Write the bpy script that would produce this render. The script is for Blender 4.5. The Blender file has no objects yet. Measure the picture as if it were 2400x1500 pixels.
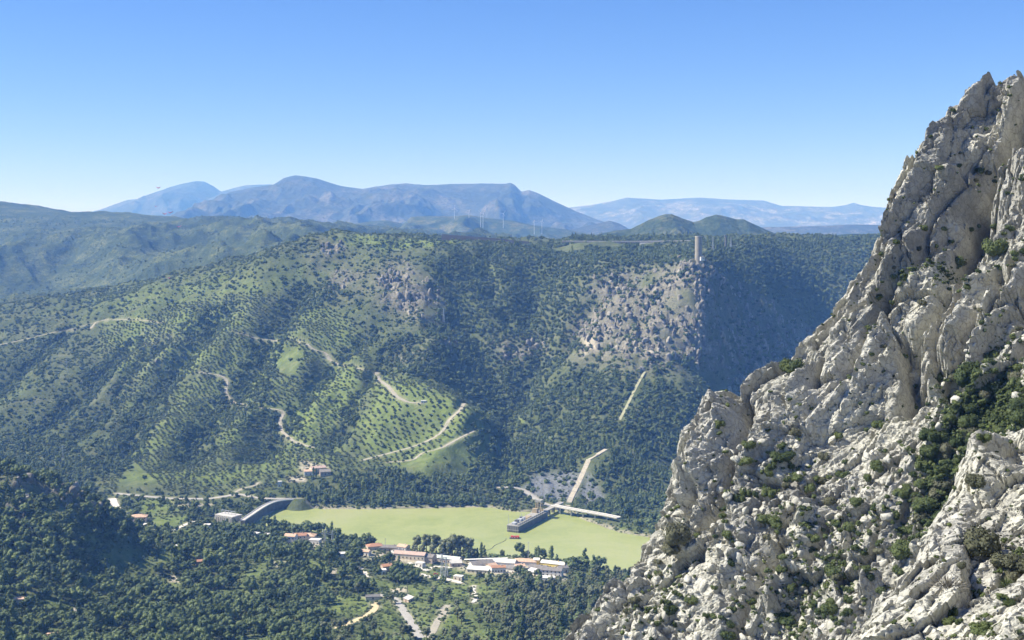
import bpy, math, random
import numpy as np
from mathutils import Vector, Matrix

sc = bpy.context.scene
COL = sc.collection
R = math.radians

# ------------------------------------------------------------------ camera, sky, sun, exposure
CAM_Z = 350.0                       # metres above the lake
FPX = 3000.0                        # focal length in pixels of the 2400 x 1500 photograph
PITCH = math.atan(210.0 / 3000.0)
cam_d = bpy.data.cameras.new('camera')
cam_d.sensor_width = 36.0
cam_d.lens = 36.0 * FPX / 2400.0
cam_d.clip_start = 1.0
cam_d.clip_end = 120000.0
cam = bpy.data.objects.new('camera', cam_d)
COL.objects.link(cam)
cam.location = (0, 0, CAM_Z)
cam.rotation_euler = (math.pi / 2 - PITCH, 0, 0)
sc.camera = cam

SUN_EL, SUN_LEFT = R(48), R(90)     # elevation; angle to the left of the view direction
sdir = Vector((-math.sin(SUN_LEFT) * math.cos(SUN_EL), math.cos(SUN_LEFT) * math.cos(SUN_EL), math.sin(SUN_EL)))
world = bpy.data.worlds.new('World')
sc.world = world
world.use_nodes = True
wn = world.node_tree.nodes
wl = world.node_tree.links
wn.clear()
sky = wn.new('ShaderNodeTexSky')
sky.sky_type = 'NISHITA'
sky.sun_disc = False
sky.sun_elevation = SUN_EL
sky.sun_rotation = math.atan2(sdir.x, sdir.y)
sky.altitude = 900
sky.air_density = 1.0
sky.dust_density = 0.1
sky.ozone_density = 3.0
bg = wn.new('ShaderNodeBackground')
bg.inputs['Strength'].default_value = 0.054
wo = wn.new('ShaderNodeOutputWorld')
hsv = wn.new('ShaderNodeHueSaturation')
hsv.inputs['Saturation'].default_value = 1.22
wl.new(sky.outputs[0], hsv.inputs['Color'])
wb = wn.new('ShaderNodeMix')                 # the camera's white balance for the sky
wb.data_type = 'RGBA'; wb.blend_type = 'MULTIPLY'
wb.inputs[0].default_value = 1.0
wb.inputs[7].default_value = (0.86, 0.94, 1.42, 1)
wl.new(hsv.outputs[0], wb.inputs[6])
wl.new(wb.outputs[2], bg.inputs[0])
wl.new(bg.outputs[0], wo.inputs[0])

sun_d = bpy.data.lights.new('sun', 'SUN')
sun_d.energy = 4.8
sun_d.angle = R(0.53)
sun_d.color = (1.0, 0.96, 0.89)
sun = bpy.data.objects.new('sun', sun_d)
COL.objects.link(sun)
sun.location = (0, 0, 3000)
sun.rotation_euler = (-sdir).to_track_quat('-Z', 'Y').to_euler()

vs = sc.view_settings
vs.view_transform = 'Standard'
vs.look = 'None'
vs.exposure = 1.0
vs.gamma = 1.0
vs.use_curve_mapping = False
sc.cycles.use_denoising = True
sc.cycles.max_bounces = 5
sc.cycles.diffuse_bounces = 3
sc.cycles.volume_bounces = 1
sc.cycles.transparent_max_bounces = 8
HAZE_DENSITY = 8.2e-5
HAZE_COLOR = (0.18, 0.41, 0.98)

# ------------------------------------------------------------------ numbers: noise, projection, interpolation
def _hash(ix, iy, seed):
    h = (ix.astype(np.int64) * 374761393 + iy.astype(np.int64) * 668265263 + seed * 974634777) & 0xffffffff
    h = ((h ^ (h >> 13)) * 1274126177) & 0xffffffff
    h = ((h ^ (h >> 16)) * 2246822519) & 0xffffffff
    h = h ^ (h >> 15)
    return (h & 0xffffff) / float(0x1000000)

def gnoise(x, y, seed=0):
    """gradient noise, about -1..1"""
    x = np.asarray(x, float); y = np.asarray(y, float)
    x0 = np.floor(x); y0 = np.floor(y)
    fx = x - x0; fy = y - y0
    u = fx * fx * fx * (fx * (fx * 6 - 15) + 10); v = fy * fy * fy * (fy * (fy * 6 - 15) + 10)
    out = 0
    for dx in (0, 1):
        for dy in (0, 1):
            a = _hash(x0 + dx, y0 + dy, seed) * 2 * np.pi
            g = np.cos(a) * (fx - dx) + np.sin(a) * (fy - dy)
            out = out + g * (u if dx else 1 - u) * (v if dy else 1 - v)
    return out * 1.5

def fbm(x, y, seed=0, octv=5, gain=0.5):
    s = 0; a = 1.0; t = 0
    for i in range(octv):
        s = s + a * gnoise(x * 2 ** i + 13.7 * i, y * 2 ** i - 7.1 * i, seed + i); t += a; a *= gain
    return s / t

def ridged(x, y, seed=0, octv=5, gain=0.5):
    s = 0; a = 1.0; t = 0; w = 1.0
    for i in range(octv):
        n = 1 - np.abs(gnoise(x * 2 ** i + 5.3 * i, y * 2 ** i + 9.9 * i, seed + i))
        n = n * n * w
        s = s + a * n; t += a; a *= gain
        w = np.clip(n * 1.6, 0, 1)
    return s / t

def voronoi(x, y, seed=0, jit=0.95):
    """F1, F2, cell random (two of them), offset from the cell's point"""
    x0 = np.floor(x); y0 = np.floor(y)
    f1 = np.full(x.shape, 9.0); f2 = np.full(x.shape, 9.0)
    r1 = np.zeros(x.shape); r2 = np.zeros(x.shape); ox = np.zeros(x.shape); oy = np.zeros(x.shape)
    for dx in (-1, 0, 1):
        for dy in (-1, 0, 1):
            cx = x0 + dx; cy = y0 + dy
            px = cx + 0.5 + (_hash(cx, cy, seed) - 0.5) * jit
            py = cy + 0.5 + (_hash(cx, cy, seed + 71) - 0.5) * jit
            d = np.hypot(x - px, y - py)
            m = d < f1
            f2 = np.where(m, f1, np.minimum(f2, d))
            r1 = np.where(m, _hash(cx, cy, seed + 131), r1)
            r2 = np.where(m, _hash(cx, cy, seed + 197), r2)
            ox = np.where(m, x - px, ox); oy = np.where(m, y - py, oy)
            f1 = np.where(m, d, f1)
    return f1, f2, r1, r2, ox, oy

CP, SP = math.cos(PITCH), math.sin(PITCH)
def ray(px, py):
    a = (np.asarray(px, float) - 1200) / FPX
    b = -(np.asarray(py, float) - 750) / FPX
    return a, CP + b * SP, -SP + b * CP
def at_y(px, py, Y):
    dx, dy, dz = ray(px, py)
    t = Y / dy
    return np.array([dx * t, Y, CAM_Z + dz * t])
def at_z(px, py, Z):
    dx, dy, dz = ray(px, py)
    t = (Z - CAM_Z) / dz
    return np.array([dx * t, dy * t, Z + 0 * t])
def project(P):
    P = np.asarray(P, float)
    x = P[..., 0]; y = P[..., 1]; z = P[..., 2] - CAM_Z
    f = y * CP - z * SP; u = y * SP + z * CP
    f = np.maximum(f, 1e-3)
    return 1200 + FPX * x / f, 750 - FPX * u / f

def rbf(pts, val, c, reg=0.0):
    pts = np.asarray(pts, float); val = np.asarray(val, float); n = len(pts)
    ctr = pts.mean(0); sclv = pts.std() + 1e-9
    A = np.zeros((n + 3, n + 3))
    d = np.sqrt(((pts[:, None] - pts[None]) ** 2).sum(-1) + c * c)
    A[:n, :n] = d - reg * np.eye(n)
    q = (pts - ctr) / sclv
    A[:n, n] = 1; A[:n, n + 1:] = q; A[n, :n] = 1; A[n + 1:, :n] = q.T
    w = np.linalg.solve(A, np.concatenate([val, np.zeros(3)]))
    def f(x, y):
        x = np.asarray(x, float); y = np.asarray(y, float); sh = x.shape
        x = x.ravel(); y = y.ravel(); out = np.empty(len(x))
        for i in range(0, len(x), 20000):
            X = x[i:i + 20000, None]; Y = y[i:i + 20000, None]
            out[i:i + 20000] = np.sqrt((X - pts[:, 0]) ** 2 + (Y - pts[:, 1]) ** 2 + c * c) @ w[:n]
        out += w[n] + (x - ctr[0]) / sclv * w[n + 1] + (y - ctr[1]) / sclv * w[n + 2]
        return out.reshape(sh)
    return f

def sstep(a, b, x):
    t = np.clip((x - a) / (b - a), 0, 1)
    return t * t * (3 - 2 * t)

def in_poly(x, y, poly):
    x = np.asarray(x); y = np.asarray(y)
    r = np.zeros(x.shape, bool); n = len(poly); j = n - 1
    for i in range(n):
        xi, yi = poly[i]; xj, yj = poly[j]
        if yi != yj:
            r ^= ((yi > y) != (yj > y)) & (x < (xj - xi) * (y - yi) / (yj - yi) + xi)
        j = i
    return r

def dist_line(x, y, line, closed=False):
    x = np.asarray(x, float); y = np.asarray(y, float)
    best = np.full(x.shape, 1e9)
    pts = list(line) + ([line[0]] if closed else [])
    for (ax, ay), (bx, by) in zip(pts[:-1], pts[1:]):
        vx, vy = bx - ax, by - ay
        t = np.clip(((x - ax) * vx + (y - ay) * vy) / (vx * vx + vy * vy + 1e-9), 0, 1)
        best = np.minimum(best, np.hypot(x - ax - t * vx, y - ay - t * vy))
    return best

def soft_poly(x, y, poly, w):
    """1 inside, 0 outside, w wide ramp"""
    d = dist_line(x, y, poly, True)
    return np.where(in_poly(x, y, poly), 0.5 + np.clip(d / w, 0, 1) * 0.5, 0.5 - np.clip(d / w, 0, 1) * 0.5)

# ------------------------------------------------------------------ scene helpers
def mesh_from(name, V, F, mats=(), smooth=False, midx=None):
    me = bpy.data.meshes.new(name)
    me.from_pydata([tuple(v) for v in V], [], [tuple(f) for f in F])
    for m in mats: me.materials.append(m)
    if midx is not None: me.polygons.foreach_set('material_index', midx)
    if smooth: me.polygons.foreach_set('use_smooth', [True] * len(me.polygons))
    me.update()
    return me

def grid_mesh(name, P, mat, attrs=None, smooth=True):
    n, m = P.shape[:2]
    me = bpy.data.meshes.new(name)
    me.vertices.add(n * m)
    me.vertices.foreach_set('co', np.ascontiguousarray(P, dtype=np.float32).ravel())
    i = np.arange(n * m).reshape(n, m)
    q = np.stack([i[:-1, :-1], i[:-1, 1:], i[1:, 1:], i[1:, :-1]], -1).reshape(-1, 4)
    k = len(q)
    me.loops.add(4 * k)
    me.loops.foreach_set('vertex_index', q.astype(np.int32).ravel())
    me.polygons.add(k)
    me.polygons.foreach_set('loop_start', np.arange(0, 4 * k, 4, dtype=np.int32))
    me.polygons.foreach_set('use_smooth', np.full(k, smooth, dtype=bool))
    for nm, a in (attrs or {}).items():
        at = me.attributes.new(nm, 'FLOAT', 'POINT')
        at.data.foreach_set('value', np.ascontiguousarray(a, dtype=np.float32).ravel())
    me.materials.append(mat)
    me.update(calc_edges=True)
    return me

def add(name, me, parent=None, loc=None, rz=None, scale=None, label=None, cat=None, group=None, kind=None):
    o = bpy.data.objects.new(name, me)
    COL.objects.link(o)
    if parent is not None: o.parent = parent
    if loc is not None: o.location = [float(v) for v in loc]
    if rz is not None: o.rotation_euler = (0, 0, float(rz))
    if scale is not None: o.scale = (scale, scale, scale) if np.isscalar(scale) else scale
    if label: o['label'] = label
    if cat: o['category'] = cat
    if group: o['group'] = group
    if kind: o['kind'] = kind
    return o

class MB:
    """collects boxes, prisms, tubes into one mesh"""
    def __init__(s): s.V = []; s.F = []
    def poly(s, vs, fs):
        k = len(s.V); s.V += [tuple(float(c) for c in v) for v in vs]; s.F += [tuple(i + k for i in f) for f in fs]; return s
    def box(s, x0, x1, y0, y1, z0, z1):
        return s.poly([(x0, y0, z0), (x1, y0, z0), (x1, y1, z0), (x0, y1, z0), (x0, y0, z1), (x1, y0, z1), (x1, y1, z1), (x0, y1, z1)],
                      [(0, 3, 2, 1), (4, 5, 6, 7), (0, 1, 5, 4), (1, 2, 6, 5), (2, 3, 7, 6), (3, 0, 4, 7)])
    def tube(s, a, b, r0, r1=None, n=8, caps=True):
        r1 = r0 if r1 is None else r1
        a = Vector(a); b = Vector(b); d = (b - a).normalized()
        u = d.orthogonal().normalized(); w = d.cross(u)
        vs = []
        for p, r in ((a, r0), (b, r1)):
            for i in range(n):
                t = 2 * math.pi * i / n
                vs.append(p + u * (r * math.cos(t)) + w * (r * math.sin(t)))
        fs = [(i, (i + 1) % n, n + (i + 1) % n, n + i) for i in range(n)]
        if caps: fs += [tuple(range(n))[::-1], tuple(range(n, 2 * n))]
        return s.poly(vs, fs)
    def build(s, name, mat, parent=None, smooth=False, **kw):
        return add(name, mesh_from(name, s.V, s.F, [mat], smooth), parent, **kw)

def empty(name, loc, rz=0.0, label=None, cat=None, group=None):
    o = add(name, None, None, loc, rz, None, label, cat, group)
    o.empty_display_size = 1.0
    return o

# ------------------------------------------------------------------ materials
def nodes_of(name):
    m = bpy.data.materials.new(name); m.use_nodes = True
    nt = m.node_tree; nt.nodes.clear()
    out = nt.nodes.new('ShaderNodeOutputMaterial')
    b = nt.nodes.new('ShaderNodeBsdfPrincipled')
    nt.links.new(b.outputs[0], out.inputs[0])
    b.inputs['Roughness'].default_value = 0.85
    b.inputs['Specular IOR Level'].default_value = 0.2
    return m, nt, b, out

def rgb(c): return (c[0], c[1], c[2], 1.0)
def n_noise(nt, vec, scale, detail=4, rough=0.55, dist=0.0):
    n = nt.nodes.new('ShaderNodeTexNoise')
    n.inputs['Scale'].default_value = scale; n.inputs['Detail'].default_value = detail
    n.inputs['Roughness'].default_value = rough; n.inputs['Distortion'].default_value = dist
    nt.links.new(vec, n.inputs['Vector'])
    return n.outputs['Fac']
def n_ramp(nt, fac, stops, interp='LINEAR'):
    r = nt.nodes.new('ShaderNodeValToRGB'); cr = r.color_ramp; cr.interpolation = interp
    while len(cr.elements) < len(stops): cr.elements.new(0.5)
    for e, (p, c) in zip(cr.elements, stops):
        e.position = p; e.color = rgb(c) if not np.isscalar(c) else (c, c, c, 1)
    nt.links.new(fac, r.inputs[0]); return r.outputs[0]
def n_mix(nt, fac, a, b, mode='MIX'):
    m = nt.nodes.new('ShaderNodeMix'); m.data_type = 'RGBA'; m.blend_type = mode
    for s, v in ((m.inputs[0], fac), (m.inputs[6], a), (m.inputs[7], b)):
        if isinstance(v, (float, int)): s.default_value = v
        elif isinstance(v, tuple): s.default_value = rgb(v)
        else: nt.links.new(v, s)
    return m.outputs[2]
def n_math(nt, op, a, b=None, clamp=False):
    m = nt.nodes.new('ShaderNodeMath'); m.operation = op; m.use_clamp = clamp
    for s, v in zip(m.inputs, (a, b)):
        if v is None: continue
        if isinstance(v, (float, int)): s.default_value = v
        else: nt.links.new(v, s)
    return m.outputs[0]
def n_attr(nt, name):
    a = nt.nodes.new('ShaderNodeAttribute'); a.attribute_name = name; return a.outputs['Fac']
def n_obj(nt):
    return nt.nodes.new('ShaderNodeTexCoord').outputs['Object']
def n_bump(nt, b, h, strength, dist):
    bu = nt.nodes.new('ShaderNodeBump'); bu.inputs['Strength'].default_value = strength; bu.inputs['Distance'].default_value = dist
    nt.links.new(h, bu.inputs['Height']); nt.links.new(bu.outputs[0], b.inputs['Normal'])

_pm = {}
def paint(name, c, rough=0.8, var=0.12, scale=0.6):
    """plain weathered surface: base colour with soft blotches"""
    if name in _pm: return _pm[name]
    m, nt, b, out = nodes_of(name)
    o = n_obj(nt)
    f = n_noise(nt, o, scale, 5, 0.65)
    col = n_ramp(nt, f, [(0.3, tuple(v * (1 - 2 * var) for v in c)), (0.5, c), (0.75, tuple(min(1, v * (1 + var)) for v in c))])
    nt.links.new(col, b.inputs['Base Color'])
    b.inputs['Roughness'].default_value = rough
    _pm[name] = m
    return m

def foliage(name, dark, light, scale=0.35):
    m, nt, b, out = nodes_of(name)
    oi = nt.nodes.new('ShaderNodeObjectInfo')
    f = n_noise(nt, n_obj(nt), scale, 3, 0.6)
    s = n_math(nt, 'ADD', n_math(nt, 'MULTIPLY', f, 0.75), n_math(nt, 'MULTIPLY', oi.outputs['Random'], 0.5))
    col = n_ramp(nt, s, [(0.3, dark), (0.85, light)])
    nt.links.new(col, b.inputs['Base Color'])
    b.inputs['Roughness'].default_value = 0.7
    b.inputs['Specular IOR Level'].default_value = 0.15
    return m

# ================================================================== THE LARGE STRUCTURE
# ------------------------------------------------------------------ ground materials
def terrain_material(name):
    m, nt, b, out = nodes_of(name)
    o = n_obj(nt)
    big = n_noise(nt, o, 0.012, 5, 0.6)
    mid = n_noise(nt, o, 0.07, 5, 0.65)
    fine = n_noise(nt, o, 0.35, 4, 0.7)
    soil = n_ramp(nt, mid, [(0.3, (0.067, 0.078, 0.041)), (0.5, (0.107, 0.120, 0.063)), (0.7, (0.165, 0.168, 0.098))])
    scrub = n_ramp(nt, fine, [(0.35, (0.039, 0.056, 0.024)), (0.6, (0.076, 0.098, 0.040))])
    base = n_mix(nt, n_ramp(nt, big, [(0.38, 0.25), (0.62, 0.8)]), soil, scrub)
    grass = n_ramp(nt, mid, [(0.3, (0.091, 0.122, 0.037)), (0.52, (0.140, 0.181, 0.056)), (0.72, (0.201, 0.222, 0.090))])
    base = n_mix(nt, n_attr(nt, 'grass'), base, grass)
    rock = n_ramp(nt, fine, [(0.25, (0.08, 0.075, 0.062)), (0.5, (0.19, 0.175, 0.14)), (0.72, (0.36, 0.33, 0.265))])
    base = n_mix(nt, n_attr(nt, 'rock'), base, rock)
    shale = n_ramp(nt, fine, [(0.3, (0.09, 0.10, 0.105)), (0.55, (0.165, 0.175, 0.18)), (0.75, (0.26, 0.27, 0.27))])
    base = n_mix(nt, n_attr(nt, 'shale'), base, shale)
    dirt = n_ramp(nt, fine, [(0.3, (0.33, 0.29, 0.21)), (0.6, (0.50, 0.45, 0.35))])
    base = n_mix(nt, n_attr(nt, 'dirt'), base, dirt)
    nt.links.new(base, b.inputs['Base Color'])
    b.inputs['Roughness'].default_value = 0.95
    b.inputs['Specular IOR Level'].default_value = 0.05
    n_bump(nt, b, n_math(nt, 'ADD', fine, n_math(nt, 'MULTIPLY', mid, 2.0)), 0.7, 2.0)
    return m

def far_material(name, a, bcol, c, s=1.0, bump=14.0):
    m, nt, b, out = nodes_of(name)
    o = n_obj(nt)
    n1 = n_noise(nt, o, 0.0035 * s, 6, 0.65)
    n2 = n_noise(nt, o, 0.02 * s, 5, 0.7)
    n3 = n_noise(nt, o, 0.075 * s, 3, 0.7)
    f = n_math(nt, 'ADD', n_math(nt, 'MULTIPLY', n1, 0.55), n_math(nt, 'MULTIPLY', n2, 0.45))
    ground_c = n_ramp(nt, f, [(0.38, a), (0.5, bcol), (0.61, c)])
    nt.links.new(n_mix(nt, n_ramp(nt, n3, [(0.50, 0.0), (0.56, 0.8)]), ground_c, tuple(v * 0.75 for v in a)), b.inputs['Base Color'])
    b.inputs['Roughness'].default_value = 1.0
    b.inputs['Specular IOR Level'].default_value = 0.0
    n_bump(nt, b, n2, 0.8, bump)
    return m

# ------------------------------------------------------------------ valley, slopes and plateau: one height field
CT = []                                              # (x, y, z)
def cy(*rows):
    for px, py, Y in rows: CT.append(tuple(at_y(px, py, Y)))
def cz(*rows):
    for px, py, Z in rows: CT.append(tuple(at_z(px, py, Z)))
# valley floor, village, near woods
cz((1000, 1325, 7), (1200, 1335, 7), (1330, 1350, 8), (900, 1305, 7), (720, 1280, 10), (600, 1240, 4), (530, 1230, -3),
   (300, 1168, 3), (420, 1168, 3), (520, 1165, 6), (640, 1172, 11), (690, 1172, 11), (560, 1195, 0),
   (330, 1228, 0), (440, 1222, -4), (400, 1280, 8), (480, 1262, 2), (270, 1185, 2),
   (430, 1350, 24), (240, 1340, 36), (0, 1310, 66), (0, 1400, 62), (0, 1500, 52), (200, 1450, 44), (400, 1500, 46),
   (600, 1350, 22), (600, 1450, 34), (690, 1330, 24), (780, 1360, 20), (800, 1500, 42), (900, 1400, 22), (950, 1365, 14), (1000, 1500, 36),
   (1200, 1400, 22), (1200, 1500, 40), (1350, 1400, 24), (1430, 1450, 45), (1500, 1380, 12), (1700, 1420, 40),
   (200, 1600, 62), (700, 1600, 58), (1200, 1600, 62), (-150, 1600, 80), (-200, 1450, 80))
# wooded rocky hill on the near left
cy((-220, 1060, 1190), (-100, 1092, 1190), (0, 1122, 1190), (60, 1132, 1195), (110, 1144, 1200), (160, 1150, 1220), (210, 1172, 1235), (255, 1208, 1250), (300, 1245, 1250))
CT += [(-760, 1400, 40), (-640, 1420, 22), (-540, 1430, 12), (-460, 1430, 2), (-420, 1360, 20), (-700, 1330, 85)]
cy((60, 1205, 1150), (150, 1235, 1150), (0, 1230, 1140))
# big mountain, left flank
cy((700, 592, 2550), (640, 620, 2520), (600, 642, 2500), (500, 655, 2600), (320, 685, 2700), (100, 710, 2800), (0, 726, 2850), (-150, 740, 2900),
   (0, 800, 2600), (0, 900, 2300), (0, 1000, 2100), (0, 1080, 1950), (100, 1105, 1850), (200, 1135, 1740), (-150, 900, 2350), (-150, 1050, 2000),
   (200, 800, 2500), (200, 950, 2150), (200, 1050, 1900), (400, 750, 2450), (400, 850, 2250), (400, 1000, 1950), (350, 1125, 1720),
   (600, 700, 2400), (600, 800, 2250), (600, 900, 2100), (600, 1000, 1930), (600, 1100, 1740),
   (800, 625, 2500), (800, 700, 2350), (800, 800, 2200), (800, 900, 2050), (800, 1000, 1900), (800, 1100, 1720), (750, 1155, 1650),
   (1000, 605, 2450), (960, 690, 2330), (1000, 740, 2270), (1000, 800, 2130), (1000, 900, 1960), (1000, 1000, 1830), (1000, 1100, 1700), (1000, 1165, 1650),
   # plateau
   (770, 552, 2600), (850, 556, 2640), (900, 580, 2550), (1000, 563, 2700), (1100, 570, 2740), (1200, 575, 2730), (1300, 581, 2710), (1450, 588, 2640), (1580, 590, 2580),
   (1750, 566, 2650), (1650, 560, 2760), (1850, 570, 2760), (1950, 566, 2800), (2050, 568, 2820), (2200, 575, 2820),
   # bowl and ravine below the plateau
   (1200, 625, 2500), (1200, 700, 2380), (1200, 800, 2260), (1200, 870, 2170), (1150, 950, 2040), (1200, 1000, 1930), (1200, 1100, 1740), (1180, 1180, 1630),
   (1080, 942, 1850), (1040, 900, 1900), (1130, 1010, 1810), (1150, 1080, 1740),
   (1400, 625, 2400), (1400, 700, 2280), (1400, 800, 2130), (1400, 900, 1980), (1400, 1000, 1850), (1400, 1100, 1720), (1400, 1185, 1635),
   # tower crag: lit face, edge, shaded face
   (1635, 606, 2250), (1560, 640, 2260), (1640, 680, 2190), (1643, 740, 2150), (1645, 790, 2120), (1622, 835, 2080), (1550, 760, 2120), (1500, 830, 2060), (1600, 900, 1990), (1550, 1000, 1850), (1550, 1100, 1730), (1550, 1205, 1625),
   (1690, 640, 2320), (1800, 702, 2430), (1925, 785, 2540), (1672, 720, 2205), (1690, 800, 2170), (1720, 770, 2265), (1720, 850, 2190), (1800, 790, 2370), (1800, 860, 2290), (1880, 815, 2470),
   (1700, 920, 2100), (1800, 930, 2200), (1900, 880, 2400), (1750, 1050, 1900), (1750, 1150, 1750),
   (1750, 620, 2480), (1850, 640, 2560), (1900, 620, 2660), (2000, 700, 2610), (1970, 790, 2570), (2050, 620, 2720), (2150, 720, 2600), (2100, 850, 2450), (2200, 1000, 2200), (2100, 1150, 1900))
# plateau back edge, then falling away
for px in (-300, 0, 300, 500): CT.append((at_y(px, 750, 3500)[0], 3500, 130 + 0.02 * (px + 300)))
for px in (800, 1100, 1400, 1700, 2000, 2300): CT.append((at_y(px, 560, 3050)[0], 3050, 322)); CT.append((at_y(px, 560, 3600)[0], 3600, 255))
CT = np.array(CT)
H_rbf = rbf(CT[:, :2], CT[:, 2], 28.0, 4.0)

LAKE_PX = [(597, 1228), (628, 1207), (660, 1189), (700, 1190), (760, 1193), (900, 1193), (1000, 1192), (1100, 1189), (1150, 1190), (1200, 1199), (1250, 1201), (1310, 1193), (1345, 1209), (1380, 1223),
           (1450, 1248), (1540, 1263), (1640, 1278), (1850, 1300), (1850, 1400), (1560, 1390), (1500, 1356), (1440, 1340), (1400, 1328), (1330, 1313), (1250, 1306), (1150, 1302), (1050, 1297),
           (960, 1288), (890, 1283), (850, 1272), (800, 1258), (740, 1248), (680, 1240), (630, 1234)]
LAKE = [tuple(at_z(px, py, 0)[:2]) for px, py in LAKE_PX]

NY, NX = 520, 560
tt = np.linspace(0, 1, NY)
YY = 820 + (3650 - 820) * (0.62 * tt + 0.38 * tt ** 2)
UU = np.linspace(-1, 1, NX)
GX = UU[None, :] * (0.45 * YY[:, None] + 70)
GY = np.repeat(YY[:, None], NX, 1)
H = H_rbf(GX, GY)

def interp_grid(A, x, y):
    x = np.asarray(x, float); y = np.asarray(y, float)
    i = np.clip(np.interp(y, YY, np.arange(NY)), 0, NY - 1.001)
    j = np.clip((x / (0.45 * y + 70) + 1) * 0.5 * (NX - 1), 0, NX - 1.001)
    i0 = i.astype(int); j0 = j.astype(int); fi = i - i0; fj = j - j0
    return (A[i0, j0] * (1 - fi) * (1 - fj) + A[i0 + 1, j0] * fi * (1 - fj) + A[i0, j0 + 1] * (1 - fi) * fj + A[i0 + 1, j0 + 1] * fi * fj)

_ys = np.concatenate([np.arange(825, 1800, 2.0), np.arange(1800, 3640, 3.0)])
def ground(px, py):
    """where the sight line through a pixel of the photograph meets the ground"""
    dx, dy, dz = ray(px, py)
    t = _ys / dy
    z = CAM_Z + dz * t
    h = interp_grid(H, dx * t, _ys)
    k = np.argmax(z < h)
    if not (z < h).any(): k = len(_ys) - 1
    if k == 0: y = _ys[0]
    else:
        a = z[k - 1] - h[k - 1]; b = h[k] - z[k]
        y = _ys[k - 1] + (_ys[k] - _ys[k - 1]) * a / (a + b + 1e-9)
    x = dx * y / dy
    return np.array([x, y, float(interp_grid(H, x, y))])
def gz(x, y): return float(interp_grid(H, x, y))

# ravines down the flanks
RAV = [([(520, 715), (430, 830), (350, 930), (290, 1050), (225, 1115)], 22, 34), ([(705, 670), (640, 760), (560, 880), (500, 960), (420, 1070)], 22, 36),
       ([(860, 770), (745, 880), (690, 950), (610, 1060)], 17, 30), ([(940, 800), (865, 880), (810, 960), (770, 1050)], 14, 28),
       ([(300, 790), (200, 900), (90, 990), (30, 1050)], 20, 36), ([(420, 760), (300, 870), (190, 1000), (120, 1080)], 14, 30),
       ([(1250, 640), (1275, 760), (1235, 880), (1195, 960), (1180, 1060), (1150, 1150)], 26, 44), ([(1060, 690), (1130, 800), (1185, 900)], 16, 34),
       ([(1470, 640), (1350, 740), (1280, 850)], 20, 36), ([(1540, 690), (1440, 780), (1340, 900), (1270, 1010), (1210, 1090)], 12, 30),
       ([(1700, 930), (1640, 1010), (1580, 1100)], 12, 30), ([(160, 760), (60, 850), (-40, 930)], 15, 32), ([(1120, 600), (1160, 690), (1200, 760)], 14, 30)]
carve = np.zeros_like(H)
for line, dep, wid in RAV:
    w = [tuple(ground(px, py)[:2]) for px, py in line]
    d = dist_line(GX + 14 * gnoise(GX / 70, GY / 70, 5), GY + 14 * gnoise(GX / 70, GY / 70, 6), w)
    carve = np.maximum(carve, 1.45 * dep * np.exp(-(d / wid) ** 1.3))
up = sstep(2, 40, H) * sstep(1560, 1700, GY + 0 * H)
H = H - carve * sstep(8, 40, H)
# relief: spurs running down slope, knolls
H = H + up * (22 * (ridged(GX / 170 + 0.4 * fbm(GX / 300, GY / 300, 3), GY / 330, 21, 6) - 0.45) + 6 * fbm(GX / 60, GY / 60, 8, 5))
near = 1 - sstep(1480, 1620, GY)
H = H + near * (5.5 * fbm(GX / 90, GY / 90, 31, 5) + 3 * fbm(GX / 30, GY / 30, 33, 3))

PXg, PYg = project(np.stack([GX, GY, H], -1))
def pmask(poly, w): return soft_poly(PXg, PYg, poly, w)
n_mid = fbm(GX / 55, GY / 55, 51, 5); n_fin = fbm(GX / 16, GY / 16, 52, 4); n_big = fbm(GX / 170, GY / 170, 53, 4)
# crags: stepped rock where the photograph shows it
ROCK_POLYS = [([(748, 562), (800, 556), (810, 585), (760, 605)], 12, 0.5), ([(735, 600), (860, 640), (870, 680), (800, 690), (750, 660)], 30, 0.45), ([(880, 640), (940, 620), (1030, 690), (1020, 745), (960, 740), (890, 710)], 30, 0.8),
              ([(1400, 650), (1520, 640), (1640, 612), (1655, 790), (1640, 850), (1500, 860), (1340, 830), (1340, 780)], 40, 0.8),
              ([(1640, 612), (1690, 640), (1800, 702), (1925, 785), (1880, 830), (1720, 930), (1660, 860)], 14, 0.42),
              ([(980, 770), (1080, 770), (1070, 830), (950, 850), (900, 840)], 25, 0.2), ([(1150, 800), (1300, 790), (1310, 830), (1180, 845)], 20, 0.5),
              ([(330, 770), (420, 760), (370, 880), (310, 900)], 40, 0.0), ([(0, 1120), (160, 1150), (260, 1210), (200, 1215), (60, 1170)], 14, 0.9), ([(20, 1185), (75, 1180), (80, 1250), (20, 1250)], 12, 0.7)]
rock = np.zeros_like(H)
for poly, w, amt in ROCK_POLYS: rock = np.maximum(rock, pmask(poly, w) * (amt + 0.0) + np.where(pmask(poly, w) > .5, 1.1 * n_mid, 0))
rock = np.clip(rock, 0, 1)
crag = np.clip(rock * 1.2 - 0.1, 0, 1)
st = 17.0
hh = H + 5 * fbm(GX / 45, GY / 45, 61, 4)
fr = hh / st - np.floor(hh / st)
step = (np.floor(hh / st) + sstep(0.25, 0.75, fr)) * st - hh
f1, f2, r1, r2, ox, oy = voronoi(GX / 26, GY / 40, 63)
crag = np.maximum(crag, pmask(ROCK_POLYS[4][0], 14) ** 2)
f1b, f2b, r1b, r2b, oxb, oyb = voronoi((GX + 6 * n_mid) / 13, (GY + 6 * n_fin) / 17, 64)
H = H + crag * (0.9 * step + 10 * (r1 - 0.5) + 7 * (r1b - 0.5) - 4 * np.clip(1 - (f2b - f1b) / .2, 0, 1) + 4.0 * n_fin)
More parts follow.
